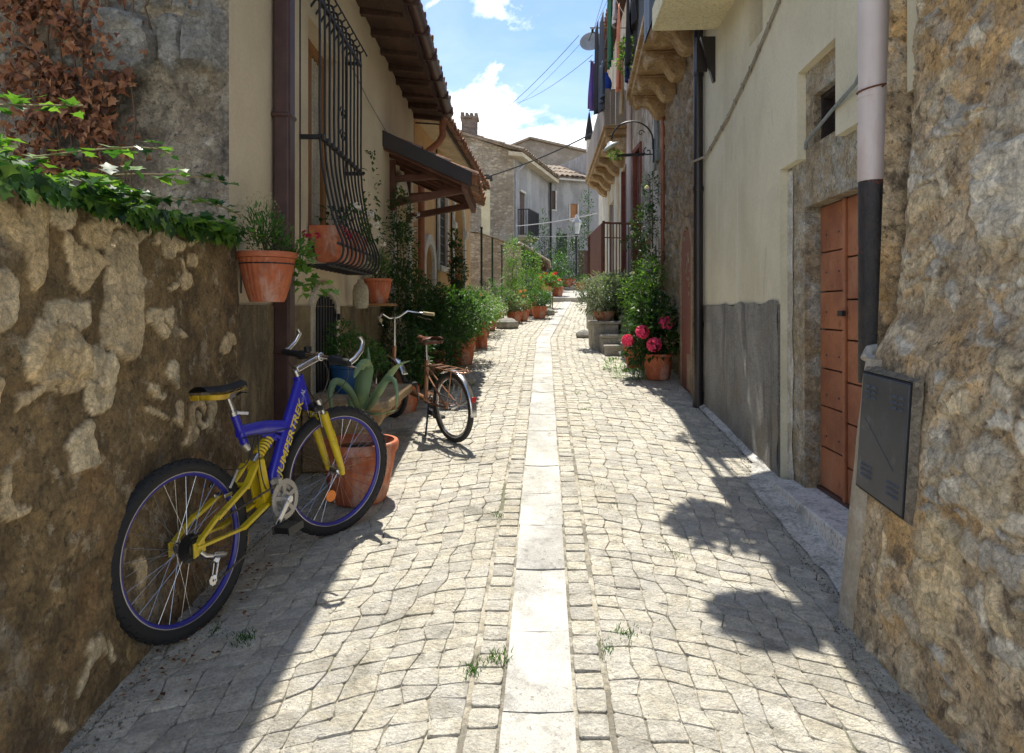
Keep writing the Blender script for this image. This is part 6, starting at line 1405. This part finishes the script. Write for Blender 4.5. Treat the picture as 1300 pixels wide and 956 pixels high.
f=MB(RF); f.box(.0,5.0,-.5,-.17,0,6.9); mesh_obj('inner_wall',f,mat('dark_inside',(.02,.018,.015)),h6)
BRS=mat('brown_shutter',(.13,.085,.065),(.09,.06,.045),bump=.15)
for (a,b,c,d) in ((.75,1.35,4.15,5.75),(1.1,1.6,2.2,3.3)):
    f=MB(RF); f.box(a,(a+b)/2-.02,-.08,-.04,c,d); f.box((a+b)/2+.02,b,-.08,-.04,c,d); wno=mesh_obj('shuttered_window',f,BRS,h6)
    f=MB(RF); f.box(a-.05,b+.05,0,.06,d,d+.07); mesh_obj('lintel',f,WT,wno)
f=MB(RF); f.box(.55,1.9,.0,.42,4.05,4.14); f.box(.62,1.8,.0,.3,3.95,4.05)
bo=mesh_obj('balcony',f,mat('yellow_cream_render',(.66,.6,.4)),h6)
f=MB(RF)
for k in range(16): f.tube([(.57+k*.087,.40,4.14),(.57+k*.087,.40,5.05)],.012,5)
for k in range(5): f.tube([(.57,.02+k*.09,4.14),(.57,.02+k*.09,5.05)],.012,5); f.tube([(1.88,.02+k*.09,4.14),(1.88,.02+k*.09,5.05)],.012,5)
f.box(.55,1.9,.38,.42,5.05,5.08); f.box(.55,.59,.0,.42,5.05,5.08); mesh_obj('railing',f,DARK,bo)
f=MB(RF); arch_ring(f,3.1,3.95,.9,3.3,.42,.2,.0,.08); q=mesh_obj('arched_doorway',f,WT,h6); f=MB(RF); f.box(3.1,3.95,-.14,-.1,.9,3.3); mesh_obj('door_leaf',f,BRS,q)
f=MB(RF); f.hexa([(-.3,-.1,6.86),(5.1,-.1,6.86),(5.1,.42,6.78),(-.3,.42,6.78),(-.3,-.1,7.0),(5.1,-.1,7.0),(5.1,.42,6.92),(-.3,.42,6.92)]); rf=mesh_obj('eaves',f,mat('cream_eaves',(.62,.53,.38),(.5,.42,.29),bump=.2),h6)
FT=mat('far_roof_tile',(.34,.25,.18),(.20,.15,.11),s=4,rough=.95,bump=.6,bs=20,island=.35,layers=[((.40,.37,.28),6,.5,.7,(1,1,1),.5)])
tile_roof(rf,RF,-.3,5.1,.46,6.96,-2.6,8.0,r=.10,pitch=.24,mt=FT,seg=.8)
f=MB(); f.add([(-6.1,23.8,6.65),(-1.75,23.8,7.7),(.25,23.8,7.1),(.25,23.8,7.02),(-1.75,23.8,7.6),(-6.1,23.8,6.55)],[(0,1,2,3,4,5)]); f.quad((-6.1,23.8,6.65),(-1.75,23.8,7.72),(-1.75,31,7.72),(-6.1,31,6.65)); f.quad((-1.75,23.8,7.72),(.25,23.8,7.1),(1.7,29,7.1),(-1.75,31,7.72))
mesh_obj('roof_ridge',f,FT,h6)
f=MB(); f.box(-1.78,-1.25,24.1,24.6,7.2,8.25,.03); f.box(-1.84,-1.19,24.05,24.65,8.25,8.32)
for k in range(4): f.box(-1.82+k*.155,-1.70+k*.155,24.08,24.6,8.32,8.45,.02)
mesh_obj('chimney',f,mat('chimney_brick',(.27,.19,.14),(.16,.115,.085),s=4,bump=.6,vor=(7,(1,1,2.4),(.2,.17,.14),.1,.3)),h6,bevel=.01)
f=MB(RF); f.tube([(4.95,.10,1),(4.95,.10,6.8)],.05,8); mesh_obj('downpipe',f,BLK,h6)
f=MB(RF); f.tube([(.12,.05,.5),(.12,.05,6.3),(.5,.3,6.7)],.03,6); f.box(.3,.75,.0,.02,5.75,5.78) ; mesh_obj('conduit',f,mat('light_grey_pipe',(.45,.46,.48),bump=0),h6)
f=MB(RF); f.ball((1.0,.1,3.55),(.2,.1,.12),10,6); f.tube([(4.2,.02,4.45),(4.2,.3,4.45),(4.2,.3,4.2)],.03,6); mesh_obj('wall_lamps',f,DARK,h6)
# yellow capped duct
f=MB(); f.box(-1.02,-.74,22.6,22.95,2.9,5.8); du=thing('wall_flue','tall pale yellow boxed flue with a dark cap against the rubble house','flue',(-.88,22.8,2.9)); mesh_obj('shaft',f,mat('yellow_cream_render',(.66,.6,.4)),du,bevel=.02)
f=MB(); f.box(-1.1,-.66,22.52,23.03,5.8,5.88); f.box(-1.0,-.76,22.6,22.95,5.88,5.95); mesh_obj('cap',f,DARK,du)
f=MB(); f.box(-1.06,-.7,22.5,23.0,.5,2.9); mesh_obj('base',f,FS,du)
# low stone wall building in front with lean-to
h7=thing('low_stone_outbuilding','low rubble outbuilding with sloping top and tiled lean to porch','outbuilding',(-.8,20,1.6))
f=MB(); f.add([(-3.5,20.5,1),(.28,20.5,1),(.28,20.5,3.35),(-.15,20.5,3.45),(-1.0,20.5,3.75),(-3.5,20.5,3.9)],[(0,1,2,3,4,5)]); f.quad((.28,20.5,1),(.28,20.5,3.35),(.5,23.8,3.35),(.5,23.8,1)); f.add([(-3.5,20.4,3.9),(-1.0,20.4,3.78),(-.15,20.4,3.48),(.3,20.4,3.38),(.52,23.8,3.4),(-3.5,23.8,4.0)],[(0,1,2,3,4,5)]); mesh_obj('stone_wall',f,FS,h7)
LR=Fr(.28,20.6,.22,3.3,1)
f=MB(LR); f.hexa([(-.1,-.1,3.35),(3.1,-.1,3.35),(3.1,.75,2.80),(-.1,.75,2.80),(-.1,-.1,3.40),(3.1,-.1,3.40),(3.1,.75,2.85),(-.1,.75,2.85)])
for k in range(5): f.beam((.1+k*.7,0,2.7),(.1+k*.7,.7,2.82),.07,.07)
rf=mesh_obj('lean_to_roof',f,WD,h7); tile_roof(rf,LR,-.1,3.1,.8,2.86,-.05,3.42,r=.09,pitch=.2,mt=FT,seg=.5)
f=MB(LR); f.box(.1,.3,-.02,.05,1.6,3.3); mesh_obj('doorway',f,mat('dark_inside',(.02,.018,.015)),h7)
# end house
RE_=Fr(1.57,28.8,2.3,.9,1)
h8=thing('grey_end_house','grey rendered house closing the end of the lane with orange shuttered window','house',(2.6,30,2.6))
f=MB(RE_); holes=[(.05,.3,5.7,6.5),(1.0,1.35,5.3,6.0),(.35,.85,3.5,4.7),(1.4,2.0,1.8,4.0)]
panel(f,.0,2.5,0,7.0,holes,.12); mesh_obj('grey_facade',f,GYH,h8)
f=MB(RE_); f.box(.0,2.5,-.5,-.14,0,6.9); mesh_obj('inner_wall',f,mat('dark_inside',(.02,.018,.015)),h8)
for (a,b,c,d),m_ in zip(holes,(BRS,mat('orange_shutter',(.42,.19,.08),bump=.1),mat('dark_green_shutter',(.04,.05,.045),bump=.1),mat('brown_shutter2',(.16,.09,.06)))):
    f=MB(RE_); f.box(a,b,-.08,-.04,c,d); wno=mesh_obj('window' if c>2 else 'door',f,m_,h8)
    f=MB(RE_); f.box(a-.06,b+.06,0,.05,c-.07,c); f.box(a-.05,a,0,.03,c,d) if c>5 else None; f.box(b,b+.05,0,.03,c,d) if c>5 else None; mesh_obj('sill',f,WT,wno)
f=MB(RE_); f.hexa([(-.3,-.1,7.0),(1.9,-.1,7.0),(1.9,.35,6.93),(-.3,.35,6.93),(-.3,-.1,7.08),(1.9,-.1,7.08),(1.9,.35,7.0),(-.3,.35,7.0)]); rf=mesh_obj('eaves',f,WT,h8); tile_roof(rf,RE_,-.3,1.9,.38,7.04,-3,8.2,r=.10,pitch=.24,mt=FT,seg=.9)
f=MB(RE_); f.box(1.9,3.6,-3,.05,0,8.3); mesh_obj('tall_wing',f,GYH,h8)
f=MB(RE_); f.box(2.0,2.4,.05,.09,6.8,8.1); mesh_obj('grey_shutter',f,mat('light_grey_shutter',(.5,.52,.54),bump=.05),h8)
# back gable
h9=thing('rear_gable_house','weathered brown gable house rising behind the grey end house','house',(3,34,3))
f=MB(); f.add([(-.6,34,2),(4.6,34,2),(4.6,34,9.1),(.9,34,9.95),(-.6,34,9.35)],[(0,1,2,3,4)]); mesh_obj('gable_wall',f,mat('far_brown_render',(.36,.30,.24),(.27,.22,.17),s=1.2,bump=.5,bs=10,layers=[((.24,.20,.15),.9,.5,.56,(1,1,1),.7),((.44,.40,.33),3,.55,.7,(1,1,1),.4)]),h9)
f=MB(); f.hexa([(-.8,33.8,9.27),(.9,33.8,9.97),(.9,42,9.97),(-.8,42,9.27),(-.8,33.8,9.38),(.9,33.8,10.07),(.9,42,10.07),(-.8,42,9.38)]); f.hexa([(.9,33.8,9.97),(4.9,33.8,9.05),(4.9,42,9.05),(.9,42,9.97),(.9,33.8,10.07),(4.9,33.8,9.15),(4.9,42,9.15),(.9,42,10.07)]); mesh_obj('roof',f,FT,h9)
f=MB(); f.box(-.5,4.5,34.1,41,2,9); mesh_obj('inner_wall',f,GYH,h9)
# tv antenna
f=MB(); f.tube([(4.05,31,8.2),(4.05,31,9.3)],.015,5); f.tube([(3.5,31,9.25),(4.2,31,9.25)],.012,5)
for k in range(6): f.tube([(3.55+k*.11,30.85,9.25),(3.55+k*.11,31.15,9.25)],.008,4); f.tube([(3.55+k*.11,31,9.05),(3.55+k*.11,31,9.4)],.008,4)
solo('tv_antenna',f,DARK,'thin tv antenna on the roof beside the shabby corner house','antenna')
# dark folded parasol hanging at corner
f=MB(); f.lathe([(.0,.85),(.02,.8),(.10,.3),(.14,.0),(.10,.01),(0,.1)],(2.28,20.0,6.45),14); pz=solo('folded_parasol',f,mat('black_fabric',(.02,.02,.022)),'pointed black lantern hood hanging in front of the far houses','lantern hood')
f=MB(); f.tube([(2.28,20,7.3),(2.28,20,7.33),(2.6,19.5,7.33)],.012,5); solo('hood_arm',f,DARK,'thin arm that holds the pointed black hood out from the corner','bracket')
f=MB(); f.box(2.2,2.36,19.92,20.08,6.1,6.45); solo('lamp_box',f,mat('white_enamel',(.66,.66,.6)),'pale lamp box just below the pointed black hood','lamp')
# far lane lamp on a post
ll=thing('lane_lantern','glass lantern on a dark post near the end of the lane','street lamp',(2.42,25.4,gz(25.4)))
f=MB(); f.tube([(2.42,25.4,gz(25.4)),(2.42,25.4,4.2)],[.05,.03],8); f.tube([(2.42,25.4,4.15),(2.42,25.4,4.25)],.08,8); mesh_obj('post',f,DARK,ll)
f=MB(); f.lathe([(.09,0),(.17,.42)],(2.42,25.4,4.27),6); mesh_obj('lantern_glass',f,mat('frosted_glass',(.6,.62,.62),rough=.2,bump=0),ll)
f=MB(); f.lathe([(.20,.42),(.17,.50),(.07,.62),(.05,.70),(0,.75)],(2.42,25.4,4.27),6); mesh_obj('lantern_top',f,mat('light_grey_pipe',(.45,.46,.48)),ll)
# dark far planting
for (x,y,bl,n,g_,lb) in ((1.55,24.6,[(0,0,.9,.35,.4,.7),(.2,0,1.7,.25,.3,.6)],1000,'dark','dark creeper and shrubs around the white arched doorway'),
    (2.35,26.4,[(0,0,1.0,.5,.4,.8),(.3,0,2.0,.45,.4,.6),(.55,0,3.0,.25,.3,.7),(-.1,0,.5,.4,.3,.4)],1900,'dark','tall dark climbing bush growing round the lane lantern'),
    (1.45,21.6,[(0,0,.5,.3,.3,.35),(.1,.2,1.0,.25,.3,.4)],700,'mid','green potted shrub on the terrace before the arched doorway'),
    (1.15,24.3,[(0,0,1.6,.2,.3,1.3)],500,'dark','thin dark creeper climbing beside the white arched doorway'),
    (.55,19.5,[(0,0,.8,.30,.4,.7),(.0,.2,1.6,.25,.3,.5)],1300,'dark','dark shrub under the tiled lean to porch')):
    potted(lb,x,y,gz(y),.2,.3,bl,n,.09,.045,g_,0,cat='shrub',name='far_shrub')
for (x,y,lb) in ((2.05,25.3,'small clay pot with greenery at the foot of the lane lantern'),(2.55,24.9,'clay pot of low plants right of the lane lantern foot')):
    potted(lb,x,y,gz(y),.2,.3,[(0,0,.4,.25,.25,.2)],200,.08,.04,'mid',0)
# overhead wires
W_=lambda px,py,d:((px-650)*d/860,d,1.47-(py-392)*d/860)
for (a,b,r,sag,lb) in ((W_(598,230,19),W_(760,165,17),.022,.12,'thick black overhead cable crossing the sky to the balcony corner'),
    (W_(655,287,22),W_(758,271,20),.02,.05,'pale cable strung low across the grey houses'),
    (W_(606,163,26),W_(735,45,14),.008,.2,'thin wire rising steeply from the chimney across the sky'),
    (W_(655,131,26),W_(752,70,14),.007,.15,'lower of the two thin wires running to the satellite dish wall'),
    (W_(640,145,30),W_(742,50,15),.006,.15,'upper of the two thin wires running to the satellite dish wall'),
    (W_(655,298,24),W_(735,299,22),.012,.05,'grey cable below the balcony of the grey house')):
    solo('overhead_wire',cable([a,b],r*.8,sag),mat('light_grey_pipe',(.45,.46,.48)) if 'pale' in lb or 'grey cable' in lb else DARK,lb,'cable')
for o in bpy.data.objects:
    if '_b' in o: del o['_b']
